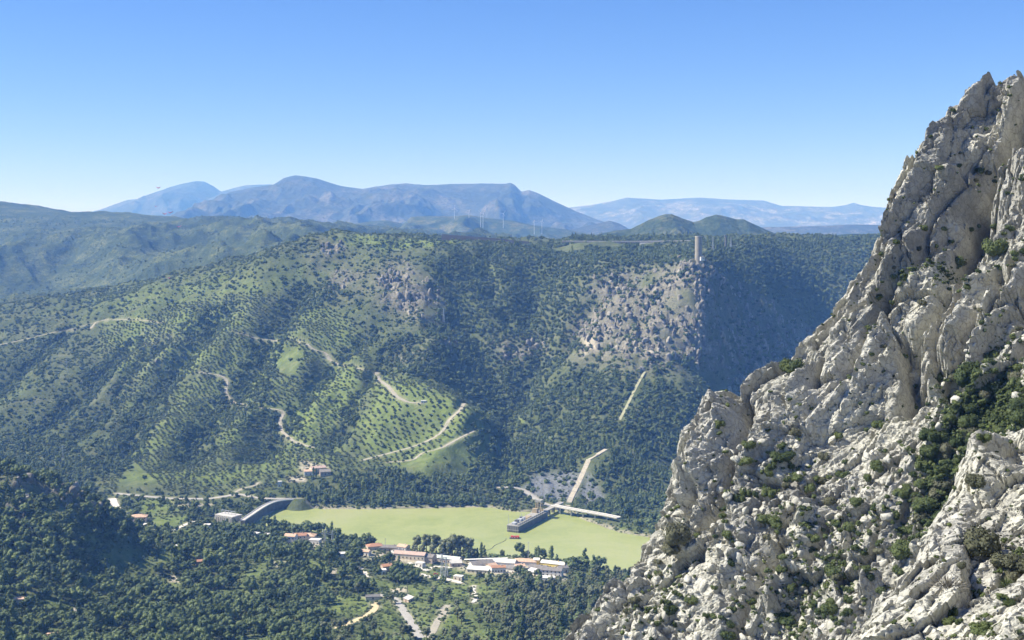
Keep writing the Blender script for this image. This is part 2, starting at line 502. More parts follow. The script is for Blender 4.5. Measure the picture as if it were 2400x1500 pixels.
# lake bed and shore
dl = dist_line(GX, GY, LAKE, True); inl = in_poly(GX, GY, LAKE)
sh = sstep(0, 42, dl)
H = np.where(inl, -np.clip(0.25 * dl, 0.0, 9), np.maximum(H, 1.2) * sh + (1 - sh) * np.clip(0.30 * dl, 0, 9) + 0 * H) + np.where(inl, -0.4, 0)
low = sstep(-14, -6, H)
H = np.where((GX < -330) & (GY > 1420) & (GY < 1700) & ~inl, H, np.where(inl, H, np.maximum(H, 0.5)))

_e = at_z(700, 1170, 12.0)
H = np.where(GY > 1500, np.maximum(H, 11.6 - 0.95 * np.maximum(np.hypot(GX - _e[0], GY - _e[1] - 6) - 7, 0)), H)      # abutment at the far end of the dam
# flats for roads are cut when a road is laid (see road()); ground cover:
GRASS_POLYS = [([(850, 850), (900, 870), (1070, 920), (1110, 960), (1180, 1020), (1190, 1080), (1090, 1110), (960, 1095), (850, 1060), (830, 1000), (880, 920)], 25, 0.55),
               ([(640, 1000), (720, 900), (800, 850), (850, 850), (840, 950), (760, 1040), (790, 1050), (700, 1080)], 30, 0.75), ([(420, 1150), (560, 1060), (700, 1050), (790, 1060), (730, 1100), (600, 1130), (480, 1150)], 20, 0.4),
               ([(770, 548), (860, 545), (900, 556), (1030, 556), (1080, 568), (990, 580), (900, 590), (850, 570), (770, 570)], 12, 0.65),
               ([(350, 650), (700, 640), (640, 690), (400, 740), (150, 720)], 40, 0.25), ([(540, 760), (720, 800), (600, 900), (540, 880)], 50, 0.3), ([(740, 760), (860, 770), (820, 850), (740, 850)], 30, 0.4),
               ([(1090, 620), (1150, 610), (1180, 640), (1110, 650)], 15, 0.4), ([(340, 1170), (400, 1175), (440, 1195), (360, 1215), (300, 1190)], 12, 0.8), ([(360, 1215), (450, 1215), (430, 1235), (350, 1240)], 8, 0.9),
               ([(380, 1280), (420, 1280), (410, 1330), (370, 1320)], 8, 0.8), ([(470, 1275), (510, 1300), (480, 1320), (450, 1290)], 8, 0.8), ([(190, 1345), (240, 1345), (235, 1370), (195, 1370)], 6, 0.8), ([(600, 1300), (640, 1300), (640, 1320), (600, 1320)], 6, 0.9),
               ([(920, 1370), (1050, 1360), (1180, 1370), (1120, 1400), (960, 1400)], 14, 0.7), ([(770, 1400), (870, 1400), (860, 1440), (780, 1445)], 10, 0.9), ([(1050, 1330), (1180, 1345), (1160, 1360), (1060, 1355)], 10, 0.55),
               ([(1160, 1120), (1200, 1090), (1220, 1110), (1180, 1140)], 8, 0.6), ([(1190, 970), (1230, 985), (1210, 1000)], 8, 0.7), ([(900, 1400), (1130, 1400), (1150, 1500), (850, 1500)], 20, 0.25), ([(680, 1300), (760, 1310), (790, 1340), (720, 1330)], 10, 0.5)]
grass = np.zeros_like(H)
for poly, w, amt in GRASS_POLYS: grass = np.maximum(grass, np.where(pmask(poly, w) > .02, pmask(poly, w) * (amt + 0.55) + 0.9 * n_mid + 0.4 * n_fin - 0.2, 0))
grass = np.clip(np.maximum(grass, np.clip(0.9 * n_big + 0.5 * n_fin - 0.12, 0, 1) * up * 0.7), 0, 1)
BIGOLIVE = [(230, 750), (560, 680), (720, 690), (860, 760), (870, 860), (1070, 915), (1180, 1030), (1190, 1080), (1000, 1100), (800, 1100), (600, 1145), (270, 1150), (215, 1110), (300, 900)]
grass = np.maximum(grass, np.where(pmask(BIGOLIVE, 30) > .02, np.clip(pmask(BIGOLIVE, 30) * 0.62 + 0.8 * n_mid + 0.35 * n_fin - 0.1 - 0.02 * carve, 0, 0.8), 0))
for poly in ([(540, 790), (720, 815), (640, 950), (540, 945), (470, 1040), (380, 1140), (270, 1148), (300, 1065), (420, 940)], [(230, 760), (560, 690), (560, 780), (460, 880), (330, 900), (240, 830)]):
    grass = np.maximum(grass, np.where(pmask(poly, 25) > .02, np.clip(pmask(poly, 25) * 0.75 + 0.8 * n_mid + 0.3 * n_fin - 0.15, 0, 0.85), 0))
grass = np.clip(np.maximum(grass, np.where(GY < 1560, np.clip(0.08 - 1.6 * n_mid + 0.4 * n_fin, 0, .75), 0)), 0, 1)
shale = np.zeros_like(H)
for poly, w in ((([(1225, 1150), (1250, 1110), (1320, 1100), (1370, 1110), (1345, 1170), (1290, 1180)]), 14), (([(1350, 1180), (1380, 1110), (1410, 1150), (1430, 1195), (1380, 1200)]), 10)):
    shale = np.maximum(shale, np.clip(pmask(poly, w) * 1.6 - 0.3 + 0.6 * n_fin, 0, 1))
H = H - shale * 3.5 * ridged(GX / 14, GY / 60, 77, 4)
dirt = np.zeros_like(H)
for poly, w, a in (([(670, 1118), (715, 1115), (720, 1130), (675, 1130)], 5, 0.5), ([(1500, 820), (1545, 820), (1540, 840), (1505, 835)], 8, 0.8), ([(395, 1350), (432, 1350), (430, 1364), (396, 1364)], 3, 1), ([(400, 1180), (500, 1180), (490, 1195), (420, 1192)], 6, 0.4),
                 ([(915, 1380), (950, 1376), (955, 1388), (920, 1390)], 4, 0.9), ([(1020, 1308), (1330, 1328), (1330, 1362), (1100, 1345)], 10, 0.6), ([(840, 1290), (1010, 1300), (1000, 1325), (850, 1310)], 10, 0.5), ([(670, 1262), (760, 1265), (755, 1285), (680, 1285)], 6, .4), ([(640, 1318), (670, 1316), (668, 1328), (640, 1328)], 4, .6), ([(770, 1330), (790, 1335), (785, 1350), (770, 1345)], 4, .8), ([(1100, 1375), (1115, 1372), (1118, 1410), (1105, 1408)], 4, .7), ([(1365, 785), (1420, 780), (1400, 830), (1360, 830)], 10, 0.3),
                 ([(40, 1405), (60, 1405), (60, 1415), (40, 1415)], 3, 0.9), ([(175, 1420), (185, 1420), (178, 1445), (168, 1445)], 3, 0.9), ([(105, 1490), (125, 1488), (125, 1500), (105, 1500)], 3, 0.9), ([(700, 1075), (770, 1090), (775, 1115), (700, 1112)], 6, 0.3)):
    dirt = np.maximum(dirt, np.where(pmask(poly, w) > .02, np.clip(pmask(poly, w) * (0.6 + a) - 0.25 + 0.5 * n_fin, 0, 1), 0))
dirt = np.maximum(dirt, np.where(~inl, (1 - sstep(2, 9, dl + 4 * n_fin)) * 0.55, 0) * (GY < 1700))
dirt = np.maximum(dirt, np.clip(n_fin * 1.6 + n_mid - 1.0, 0, 0.7) * up)

# ------------------------------------------------------------------ roads are draped and slightly cut in before the ground mesh is made
ROADS = []
def smooth_line(P, n):
    P = np.asarray(P, float)
    d = np.concatenate([[0], np.cumsum(np.hypot(*np.diff(P[:, :2], axis=0).T))])
    s = np.linspace(0, d[-1], n)
    Q = np.stack([np.interp(s, d, P[:, k]) for k in range(3)], 1)
    for _ in range(4):
        Q[1:-1] = 0.25 * Q[:-2] + 0.5 * Q[1:-1] + 0.25 * Q[2:]
    return Q
def plan_road(name, label, px, width, matname, cut=1.0):
    P = np.array([ground(x, y) for x, y in px])
    L = np.hypot(*np.diff(P[:, :2], axis=0).T).sum()
    Q = smooth_line(P, max(6, int(L / 4)))
    ROADS.append([name, label, Q, width, matname])
    line = [tuple(q) for q in Q[:, :2]]
    d = dist_line(GX, GY, line)
    m = d < width * 1.2 + 9
    ii = np.argwhere(m)
    if len(ii):
        X = GX[m]; Y = GY[m]
        k = np.argmin((X[:, None] - Q[None, :, 0]) ** 2 + (Y[:, None] - Q[None, :, 1]) ** 2, 1)
        w = 1 - sstep(width * 0.6, width * 0.6 + 9, d[m])
        H[m] = H[m] * (1 - w * cut) + (Q[k, 2] - 0.35) * w * cut
    global dirt
    dirt[:] = np.maximum(dirt, 0.55 * (1 - sstep(width * 0.6, width * 0.6 + 4, d)) * (0.6 + n_fin))
plan_road('road', 'pale road running along the valley foot to the dam', [(272, 1156), (330, 1162), (400, 1168), (490, 1169), (545, 1160), (565, 1157), (590, 1165), (630, 1168), (660, 1169), (686, 1168)], 7.5, 'asphalt')
plan_road('road', 'wide sunlit concrete road bending beside the lone tan house', [(262, 1168), (268, 1184), (276, 1198), (292, 1218), (312, 1230), (345, 1227)], 11, 'concrete')
plan_road('road', 'short pale lane climbing from the valley road', [(545, 1160), (562, 1146), (575, 1141), (596, 1140), (606, 1131)], 4, 'track')
plan_road('road', 'road following the far lake shore past the intake platform', [(1165, 1142), (1205, 1141), (1225, 1146), (1250, 1165), (1275, 1180), (1300, 1188)], 8, 'asphalt')
plan_road('dirt_track', 'winding pale track through the upper olive grove', [(212, 770), (228, 752), (270, 748), (330, 750), (380, 756)], 4.5, 'track')
plan_road('dirt_track', 'long pale track crossing the middle of the olive slope', [(470, 872), (520, 880), (533, 890), (528, 920), (545, 942), (600, 955), (655, 960), (668, 966), (655, 985), (660, 1010), (690, 1035), (730, 1048), (770, 1055)], 5, 'track')
plan_road('dirt_track', 'upper track zigzagging under the plateau', [(560, 780), (600, 793), (650, 798), (720, 806), (735, 820), (765, 825), (770, 842), (800, 857), (850, 866)], 5.5, 'track')
plan_road('dirt_track', 'bright track climbing past the white hut in the olive grove', [(882, 872), (888, 890), (910, 905), (930, 930), (958, 943), (990, 945)], 6.5, 'track')
plan_road('dirt_track', 'pale track ending at the triangular turning place on the spur', [(1088, 945), (1078, 962), (1050, 985), (1040, 1010), (1010, 1030), (965, 1048), (900, 1065), (850, 1078)], 5, 'track')
plan_road('dirt_track', 'lowest terrace track on the bright olive spur', [(1110, 1010), (1070, 1030), (1035, 1050), (985, 1062), (972, 1078), (910, 1083)], 4, 'track')
plan_road('dirt_track', 'yellow dirt track curving through grass at the bottom', [(786, 1474), (830, 1455), (865, 1440), (880, 1425), (878, 1412)], 6, 'yellow_dirt')
plan_road('road', 'grey two-lane road descending to the bottom edge', [(860, 1398), (895, 1392), (930, 1404), (945, 1430), (965, 1460), (985, 1496)], 7, 'asphalt')
plan_road('dirt_track', 'broken pale track rising right of the grey road', [(988, 1498), (1012, 1485), (1025, 1456), (1040, 1440), (1038, 1425), (1052, 1418)], 6, 'track')
plan_road('road', 'village street in front of the bus stop', [(985, 1345), (1010, 1352), (1045, 1356), (1085, 1366)], 6, 'concrete')
plan_road('road', 'short lane between the tan house and the power station', [(390, 1248), (420, 1236), (445, 1224), (455, 1221)], 5, 'concrete')
plan_road('dirt_track', 'pale track broken by trees right of the village street', [(1112, 1372), (1108, 1386), (1118, 1396), (1110, 1412)], 4, 'concrete')
plan_road('dirt_track', 'short pale track in the pines above the village', [(845, 1330), (856, 1340), (860, 1352)], 4, 'concrete')
plan_road('road', 'lane running between the lakeside terrace and the pines', [(958, 1318), (985, 1330), (1000, 1338), (1015, 1326), (1060, 1330)], 4.5, 'concrete')
plan_road('dirt_track', 'faint track crossing the far left slope', [(-20, 812), (60, 795), (130, 778), (200, 762), (250, 748)], 4, 'track')

ground_mat = terrain_material('hillside_ground')
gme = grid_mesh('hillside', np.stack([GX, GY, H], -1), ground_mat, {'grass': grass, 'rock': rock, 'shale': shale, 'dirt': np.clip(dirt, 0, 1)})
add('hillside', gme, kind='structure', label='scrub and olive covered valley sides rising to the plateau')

# horizon sheet below everything
plain_mat = far_material('plain_ground', (0.07, 0.08, 0.04), (0.13, 0.13, 0.07), (0.2, 0.18, 0.11))
n = 48
g = np.linspace(-1, 1, n); g = np.sign(g) * np.abs(g) ** 2 * 34000
PX_, PY_ = np.meshgrid(g, g + 9000)
pz = np.where((np.abs(PX_) < 1800) & (PY_ < 3700) & (PY_ > -1500), -24.0, -22.0)
add('ground', grid_mesh('ground', np.stack([PX_, PY_, pz], -1), plain_mat), kind='structure')

# ------------------------------------------------------------------ lake
m, nt, b, out = nodes_of('lake_water')
o = n_obj(nt)
f = n_noise(nt, o, 0.006, 4, 0.6, 1.5); f2 = n_noise(nt, o, 0.03, 5, 0.65, 3.5)
s = n_math(nt, 'ADD', n_math(nt, 'MULTIPLY', f, 0.7), n_math(nt, 'MULTIPLY', f2, 0.3))
nt.links.new(n_ramp(nt, s, [(0.35, (0.255, 0.295, 0.095)), (0.5, (0.315, 0.345, 0.125)), (0.66, (0.35, 0.365, 0.165))]), b.inputs['Base Color'])
b.inputs['Roughness'].default_value = 0.22; b.inputs['IOR'].default_value = 1.33; b.inputs['Specular IOR Level'].default_value = 0.5
n_bump(nt, b, n_noise(nt, o, 0.5, 3, 0.6), 0.25, 0.12)
water_mat = m
xs = [p[0] for p in LAKE]; ys = [p[1] for p in LAKE]
lx = np.linspace(min(xs) - 12, max(xs) + 30, 60); ly = np.linspace(min(ys) - 15, max(ys) + 15, 50)
LX, LY = np.meshgrid(lx, ly)
add('lake', grid_mesh('lake', np.stack([LX, LY, 0 * LX], -1), water_mat), kind='structure', label='calm olive-green reservoir water in the valley')

# ------------------------------------------------------------------ far hills and mountains
def mountain(name, sil, Y0, foot, df, db, amp, seed, mat, nx=260, nyr=110, wl=900.0, label=None):
    sil = np.array([at_y(px, py, Y0) for px, py in sil])
    x = np.linspace(sil[0, 0], sil[-1, 0], nx)
    cr = np.interp(x, sil[:, 0], sil[:, 2])
    cr = np.maximum(cr, foot + 1)
    s = np.concatenate([-np.linspace(1, 0, int(nyr * .75)) ** 1.1, np.linspace(0, 1, nyr - int(nyr * .75) + 1)[1:]])
    X, S = np.meshgrid(x, s)
    Yv = Y0 + np.where(S < 0, S * df, S * db)
    C = np.repeat(cr[None], len(s), 0)
    a = np.abs(S)
    prof = (1 - a) ** 1.12
    spur = ridged(X / wl + 0.35 * fbm(X / wl, Yv / wl, seed + 9), Yv / (wl * 2.2), seed, 6) - 0.42
    env = np.clip(a * 3.2, 0.0, 1) * (1 - a) ** 0.35
    Z = foot + (C - foot) * (prof + amp * spur * env)
    Z += (C - foot) * 0.022 * fbm(X / (wl * .12), Yv / (wl * .12), seed + 4, 4) * np.clip(a * 8, 0.25, 1)
    Z = np.where(a > 0.985, foot - 30, Z)
    o = add(name, grid_mesh(name, np.stack([X, Yv, Z], -1), mat), kind='structure', label=label)
    return o, (X, Yv, Z)

m_scrub = far_material('far_scrub', (0.028, 0.042, 0.02), (0.05, 0.068, 0.028), (0.13, 0.13, 0.065), 1.0)
m_grey = far_material('far_grey_rock', (0.035, 0.042, 0.03), (0.06, 0.066, 0.045), (0.15, 0.14, 0.115), 0.6, 30.0)
m_pale = far_material('far_pale_rock', (0.05, 0.058, 0.04), (0.085, 0.088, 0.065), (0.30, 0.28, 0.24), 0.5, 30.0)
mountain('mountain', [(1250, 520), (1330, 487), (1400, 478), (1440, 470), (1470, 463), (1550, 468), (1600, 465), (1640, 463), (1700, 467), (1790, 470), (1830, 482), (1900, 484), (1950, 485), (1980, 481), (2000, 475), (2016, 480), (2040, 484), (2080, 487), (2200, 490), (2400, 520)],
         20000, 60, 5200, 2500, 0.34, 301, m_pale, 300, 110, 1500, 'pale flat-topped range on the right horizon')
mountain('mountain', [(150, 535), (235, 493), (270, 478), (300, 468), (325, 466), (360, 452), (400, 438), (430, 430), (460, 424), (480, 426), (500, 436), (518, 449), (540, 443), (552, 440), (575, 434), (635, 432), (760, 470)],
         19000, 60, 4500, 2500, 0.34, 311, m_grey, 240, 110, 1300, 'lightest blue mountain with a rounded summit behind the main massif')
mountain('mountain', [(330, 528), (400, 508), (470, 480), (540, 450), (590, 440), (640, 433), (665, 417), (690, 411), (715, 413), (740, 418), (800, 436), (850, 443), (880, 437), (920, 432), (950, 430), (1000, 434), (1060, 431), (1130, 430), (1185, 431), (1196, 428), (1206, 433), (1222, 449), (1240, 445), (1262, 453), (1300, 472), (1350, 495), (1400, 515), (1440, 527), (1500, 548)],
         12500, 60, 3600, 2200, 0.5, 321, m_grey, 420, 150, 900, 'long blue massif with two summits across the middle horizon')
mountain('hill', [(1250, 560), (1310, 545), (1380, 528), (1430, 517), (1452, 524), (1480, 540), (1900, 530), (2000, 526), (2100, 528), (2300, 540)], 9500, 90, 1800, 1500, 0.25, 331, m_grey, 220, 70, 600, 'low blue foothills in front of the pale range')
mountain('hill', [(640, 560), (720, 545), (790, 531), (860, 520), (905, 516), (945, 524), (965, 508), (1010, 506), (1060, 507), (1100, 504), (1150, 512), (1200, 517), (1250, 528), (1330, 538), (1420, 556)], 7600, 90, 2200, 1500, 0.55, 341, m_scrub, 280, 90, 500, 'scrubby foothills carrying the wind turbines')
mountain('hill', [(1330, 566), (1380, 553), (1430, 543), (1480, 536), (1520, 516), (1545, 506), (1560, 502), (1575, 502), (1600, 512), (1625, 520), (1640, 517), (1655, 509), (1678, 503), (1700, 507), (1725, 514), (1742, 514), (1760, 522), (1790, 536), (1830, 552), (1900, 562)], 4500, 170, 800, 700, 0.42, 351, m_scrub, 260, 100, 260, 'twin-peaked green hill behind the plateau')
mountain('hill', [(1850, 568), (1940, 553), (1990, 548), (2040, 549), (2120, 556), (2300, 560)], 4200, 200, 500, 500, 0.2, 361, m_scrub, 120, 50, 260, 'low green rise beyond the plateau pines')

HC = [(0, 478, 6600), (60, 482, 6600), (150, 495, 6500), (240, 497, 6400), (330, 506, 6200), (400, 516, 6000), (520, 511, 5500), (600, 525, 5300), (700, 531, 5200), (780, 541, 5100), (900, 546, 5300), (1050, 548, 5500), (-200, 470, 6700),
      (0, 560, 5300), (0, 640, 4300), (0, 700, 3750), (150, 600, 4650), (150, 680, 3850), (300, 560, 4900), (300, 640, 4100), (300, 690, 3600), (450, 560, 4650), (450, 645, 3700), (600, 560, 4500), (600, 620, 3650), (700, 570, 4200), (760, 580, 3800),
      (220, 540, 5500), (-200, 560, 5300), (-200, 700, 3750), (900, 590, 4200), (1050, 590, 4300), (380, 600, 4400), (520, 600, 4100)]
HC = [tuple(at_y(*c)) for c in HC]
for x in (-3400, -2400, -1400, -600, 200): HC.append((x, 7600, 170))
for x in (-2000, -1300, -600, 0): HC.append((x, 3300, 60))
HC = np.array(HC)
hf = rbf(HC[:, :2], HC[:, 2], 60.0, 10.0)
hy = np.linspace(3250, 7900, 260); hu = np.linspace(-0.52, 0.0, 300)
HX = hu[None] * hy[:, None]; HY = np.repeat(hy[:, None], 300, 1)
wx = HX + 70 * fbm(HX / 500, HY / 500, 402, 3)
HZ = hf(HX, HY)
back = 1 - 0.75 * sstep(4900, 5600, HY)
HZ = HZ + back * (150 * (ridged(wx / 640, HY / 880, 401, 6, 0.5) - 0.5) + 22 * fbm(HX / 170, HY / 170, 403, 6))
add('hill', grid_mesh('hill', np.stack([HX, HY, HZ], -1), far_material('left_hills', (0.036, 0.050, 0.025), (0.066, 0.084, 0.037), (0.14, 0.155, 0.068), 2.4, 8.0)), kind='structure', label='green ridged hills filling the left distance')

# ------------------------------------------------------------------ haze
def build_haze():
    hz = MB().box(-33000, 33000, -24000, 42000, -26, 1150)
    me = mesh_from('haze', hz.V, hz.F)
    hm = bpy.data.materials.new('haze_air'); hm.use_nodes = True
    t = hm.node_tree; t.nodes.clear()
    out = t.nodes.new('ShaderNodeOutputMaterial')
    v = t.nodes.new('ShaderNodeVolumePrincipled')
    v.inputs['Color'].default_value = rgb(HAZE_COLOR)
    v.inputs['Density'].default_value = HAZE_DENSITY
    v.inputs['Absorption Color'].default_value = (1, 1, 1, 1)
    v.inputs['Anisotropy'].default_value = 0.0
    t.links.new(v.outputs[0], out.inputs['Volume'])
    me.materials.append(hm)
    add('haze', me, kind='stuff', label='thin blue haze filling the valley and the distance')
build_haze()

# ------------------------------------------------------------------ the near limestone cliffs
def limestone(name, warm=1.0):
    m, nt, b, out = nodes_of(name)
    o = n_obj(nt)
    big = n_noise(nt, o, 0.05, 5, 0.6)
    mid = n_noise(nt, o, 0.35, 6, 0.68, 0.4)
    fine = n_noise(nt, o, 2.2, 5, 0.7)
    pitted = nt.nodes.new('ShaderNodeTexVoronoi'); pitted.feature = 'DISTANCE_TO_EDGE'; pitted.inputs['Scale'].default_value = 0.55
    dv = nt.nodes.new('ShaderNodeVectorMath'); dv.operation = 'ADD'
    nz = nt.nodes.new('ShaderNodeTexNoise'); nz.inputs['Scale'].default_value = 0.5; nz.inputs['Detail'].default_value = 4
    nt.links.new(o, nz.inputs['Vector']); nt.links.new(o, dv.inputs[0])
    sc_ = nt.nodes.new('ShaderNodeVectorMath'); sc_.operation = 'SCALE'; sc_.inputs['Scale'].default_value = 2.2
    nt.links.new(nz.outputs['Color'], sc_.inputs[0]); nt.links.new(sc_.outputs[0], dv.inputs[1]); nt.links.new(dv.outputs[0], pitted.inputs['Vector'])
    crack = n_ramp(nt, pitted.outputs['Distance'], [(0.0, 0.0), (0.07, 1.0)])
    s = n_math(nt, 'ADD', n_math(nt, 'MULTIPLY', mid, 0.6), n_math(nt, 'MULTIPLY', fine, 0.4))
    rock = n_ramp(nt, s, [(0.28, (0.23, 0.225, 0.185)), (0.42, (0.42, 0.41, 0.34)), (0.58, (0.57, 0.56, 0.47)), (0.75, (0.69, 0.675, 0.575))])
    cool = n_ramp(nt, s, [(0.28, (0.225, 0.223, 0.195)), (0.5, (0.43, 0.42, 0.365)), (0.75, (0.63, 0.615, 0.54))])
    col = n_mix(nt, n_ramp(nt, big, [(0.42, 0.0), (0.6, 1.0)]), rock, cool)
    col = n_mix(nt, n_math(nt, 'MULTIPLY', n_attr(nt, 'lichen'), 0.8), col, n_ramp(nt, s, [(0.3, (0.13, 0.13, 0.115)), (0.7, (0.33, 0.325, 0.285))]))
    col = n_mix(nt, n_math(nt, 'MULTIPLY', n_attr(nt, 'ochre'), 0.85), col, (0.50, 0.30, 0.15))
    col = n_mix(nt, n_math(nt, 'MULTIPLY', n_math(nt, 'SUBTRACT', 1.0, crack), 0.45), col, (0.16, 0.15, 0.125))
    gm = n_noise(nt, o, 0.9, 5, 0.75)
    grass = n_ramp(nt, n_noise(nt, o, 1.6, 4, 0.7), [(0.3, (0.045, 0.065, 0.02)), (0.55, (0.10, 0.135, 0.035)), (0.75, (0.18, 0.19, 0.075))])
    ga = n_math(nt, 'ADD', n_attr(nt, 'grass'), n_math(nt, 'MULTIPLY', n_math(nt, 'SUBTRACT', gm, 0.5), 1.4))
    col = n_mix(nt, n_ramp(nt, ga, [(0.48, 0.0), (0.60, 1.0)]), col, grass)
    nt.links.new(col, b.inputs['Base Color'])
    b.inputs['Roughness'].default_value = 0.95
    b.inputs['Specular IOR Level'].default_value = 0.1
    hgt = n_math(nt, 'ADD', n_math(nt, 'ADD', n_math(nt, 'MULTIPLY', mid, 1.6), fine), n_math(nt, 'MULTIPLY', crack, 0.5))
    n_bump(nt, b, hgt, 0.75, 0.4)
    return m
lime_mat = limestone('limestone')

class Patch:
    """a rough surface raised over an inclined plane in the world; control points given as seen, with their distance"""
    def __init__(s, ctrl, nrm, upv, res, pad, c=6.0, reg=0.5):
        s.n = Vector(nrm).normalized()
        u = Vector(upv); s.e2 = (u - s.n * u.dot(s.n)).normalized(); s.e1 = s.e2.cross(s.n)
        P = np.array(ctrl); s.o = P.mean(0)
        B = np.array([s.e1, s.e2, s.n]); s.B = B
        Q = (P - s.o) @ B.T
        s.f = rbf(Q[:, :2], Q[:, 2], c, reg)
        a0, b0 = Q[:, :2].min(0) - pad; a1, b1 = Q[:, :2].max(0) + pad
        na = int((a1 - a0) / res[0]); nb = int((b1 - b0) / res[1])
        s.a = np.linspace(a0, a1, na); s.b = np.linspace(b0, b1, nb)
        s.A, s.Bb = np.meshgrid(s.a, s.b)
        s.h = s.f(s.A, s.Bb)
        P0 = s.world(s.A, s.Bb, s.h)
        s.px, s.py = project(P0)
    def world(s, a, b, h):
        return s.o + np.stack([a, b, h], -1) @ s.B
    def mesh(s, name, mat, attrs):
        s.P = s.world(s.A, s.Bb, s.h)
        return grid_mesh(name, s.P, mat, attrs, smooth=False)

def rocky(A, Bv, spec, seed, warp=1.0):
    """blocky broken rock: tilted cells with cracks between, several sizes"""
    wa = A + warp * 3.0 * fbm(A / 14, Bv / 22, seed + 1, 4); wb = Bv + warp * 4.0 * fbm(A / 14, Bv / 22, seed + 2, 4)
    out = np.zeros_like(A)
    for k, (ca, cb, amp, tilt, crk) in enumerate(spec):
        f1, f2, r1, r2, ox, oy = voronoi(wa / ca, wb / cb, seed + 17 * k)
        tx = _hash(np.round(r1 * 1e6), np.round(r2 * 1e6), seed + k) - 0.5
        ty = _hash(np.round(r2 * 1e6), np.round(r1 * 1e6), seed + k + 5) - 0.5
        e = np.clip((f2 - f1) / 0.10, 0, 1)
        out += amp * ((r1 - 0.5) + tilt * (tx * ox + ty * oy) * 2.5 - 0.7 * crk * (1 - e) ** 2)
        wa = wa + 0.1 * ca * (r2 - 0.5); wb = wb + 0.1 * cb * (r1 - 0.5)
    return out

# main cliff -----------------------------------------------------
SIL = [(2460, 150, 346), (2400, 166, 344), (2345, 164, 340), (2300, 185, 338), (2255, 235, 334), (2225, 280, 330), (2190, 318, 326), (2160, 380, 322), (2120, 430, 318), (2095, 475, 316), (2068, 545, 312), (2055, 600, 308), (2030, 645, 305), (2005, 715, 300), (1960, 765, 298), (1915, 815, 294), (1890, 850, 290),
       (1840, 872, 287), (1780, 910, 283), (1745, 955, 280), (1700, 955, 276), (1665, 962, 274), (1640, 1010, 272), (1605, 1080, 270), (1592, 1140, 268), (1575, 1190, 266), (1550, 1260, 264), (1530, 1310, 262), (1480, 1345, 260), (1430, 1400, 257), (1400, 1440, 255), (1335, 1500, 252), (1260, 1570, 248)]
cl = [at_y(*s_) for s_ in SIL]
for i, (px, py, Y) in enumerate(SIL):                                # far side, falling away behind the skyline
    cl.append(at_y(px + 42, py + 75, Y + 52)); 
    if i % 2 == 0: cl.append(at_y(px + 75, py + 190, Y + 95))
INT = [(2400, 260, 325), (2290, 300, 326), (2250, 420, 316), (2180, 480, 312), (2130, 600, 303), (2100, 720, 296), (2050, 800, 290), (2000, 880, 284), (1930, 960, 276), (1830, 1000, 272), (1720, 1080, 264), (1680, 1200, 256), (1620, 1320, 250), (1520, 1420, 247), (1450, 1500, 242), (1350, 1590, 236),
       # dark cleft and the rib on its right
       (2372, 240, 332), (2350, 330, 331), (2325, 430, 328), (2300, 520, 322), (2262, 590, 312), (2215, 640, 302), (2400, 380, 306), (2375, 450, 303), (2335, 540, 296), (2290, 640, 288), (2262, 700, 282), (2240, 780, 274), (2205, 880, 266),
       (2150, 760, 289), (2130, 850, 285), (2110, 920, 275), (2180, 830, 284),
       (2400, 520, 290), (2400, 640, 274), (2330, 740, 268), (2400, 800, 254), (2290, 880, 254), (2400, 900, 240), (2200, 960, 257), (2300, 980, 240), (2100, 1010, 260), (2000, 1060, 262), (1900, 1150, 255), (2200, 1080, 240), (2100, 1160, 238), (2000, 1230, 238),
       (1850, 1280, 240), (1750, 1350, 238), (1650, 1450, 232), (2150, 1260, 228), (2050, 1350, 223), (1900, 1420, 223), (1800, 1500, 222), (2000, 1500, 212), (2250, 1150, 228), (2350, 1080, 224), (2400, 1000, 228), (2350, 1200, 214), (2200, 1350, 208), (1600, 1560, 226), (1900, 1600, 208), (2200, 1560, 198), (2480, 1100, 215), (2480, 700, 258), (2480, 400, 300), (2500, 900, 235), (2500, 1400, 190)]
cl += [at_y(*s_) for s_ in INT]
cliff = Patch(cl, (-0.50, -0.55, 0.67), (0.58, 0.41, 0.70), (0.27, 0.34), 6.0, 3.0, 0.15)
A, Bv = cliff.A, cliff.Bb
lowm = sstep(800, 1250, cliff.py) * sstep(-200, 600, 2400 - 0 * cliff.px)
steep = 1 - lowm
ribs = ridged(A / 24 + 0.5 * fbm(A / 40, Bv / 60, 505, 4), Bv / 120, 503, 5)
flut = ridged(A / 7.5 + 0.5 * fbm(A / 14, Bv / 40, 507, 4), Bv / 55, 509, 4)
blocky = rocky(A, Bv, [(26, 80, 6.0, 1.0, 0.35), (11, 34, 3.0, 1.2, 0.6), (4.2, 15, 1.6, 1.2, 0.8), (1.8, 5.5, 0.95, 1.2, 0.9), (0.95, 1.9, 0.45, 1.0, 0.7)], 511)
stony = rocky(A, Bv, [(17, 30, 3.4, 1.0, 0.4), (6.5, 11, 2.0, 1.3, 0.8), (2.9, 4.4, 1.35, 1.3, 1.0), (1.3, 1.8, 0.8, 1.2, 1.0)], 541, 1.2)
slab = 0.85 * sstep(0.1, 0.4, fbm(A / 30, Bv / 34, 547, 3))                      # some faces stay smooth
slabby = rocky(A, Bv, [(17, 30, 3.4, 1.0, 0.4), (7.5, 15, 1.3, 1.1, 0.4), (2.4, 5.0, 0.55, 1.1, 0.7), (1.2, 1.8, 0.3, 1.1, 0.8)], 541, 1.2)
disp = steep * (blocky + 8.0 * (ribs - 0.5) + 4.6 * (flut - 0.5)) + lowm * (stony * (1 - slab) + slabby * slab + 5.0 * (ribs - 0.5)) + 0.5 * fbm(A / 6, Bv / 9, 561, 5)
pw = cliff.px + 9 * fbm(A / 8, Bv / 12, 563, 3); qw = cliff.py + 9 * fbm(A / 8, Bv / 12, 564, 3)
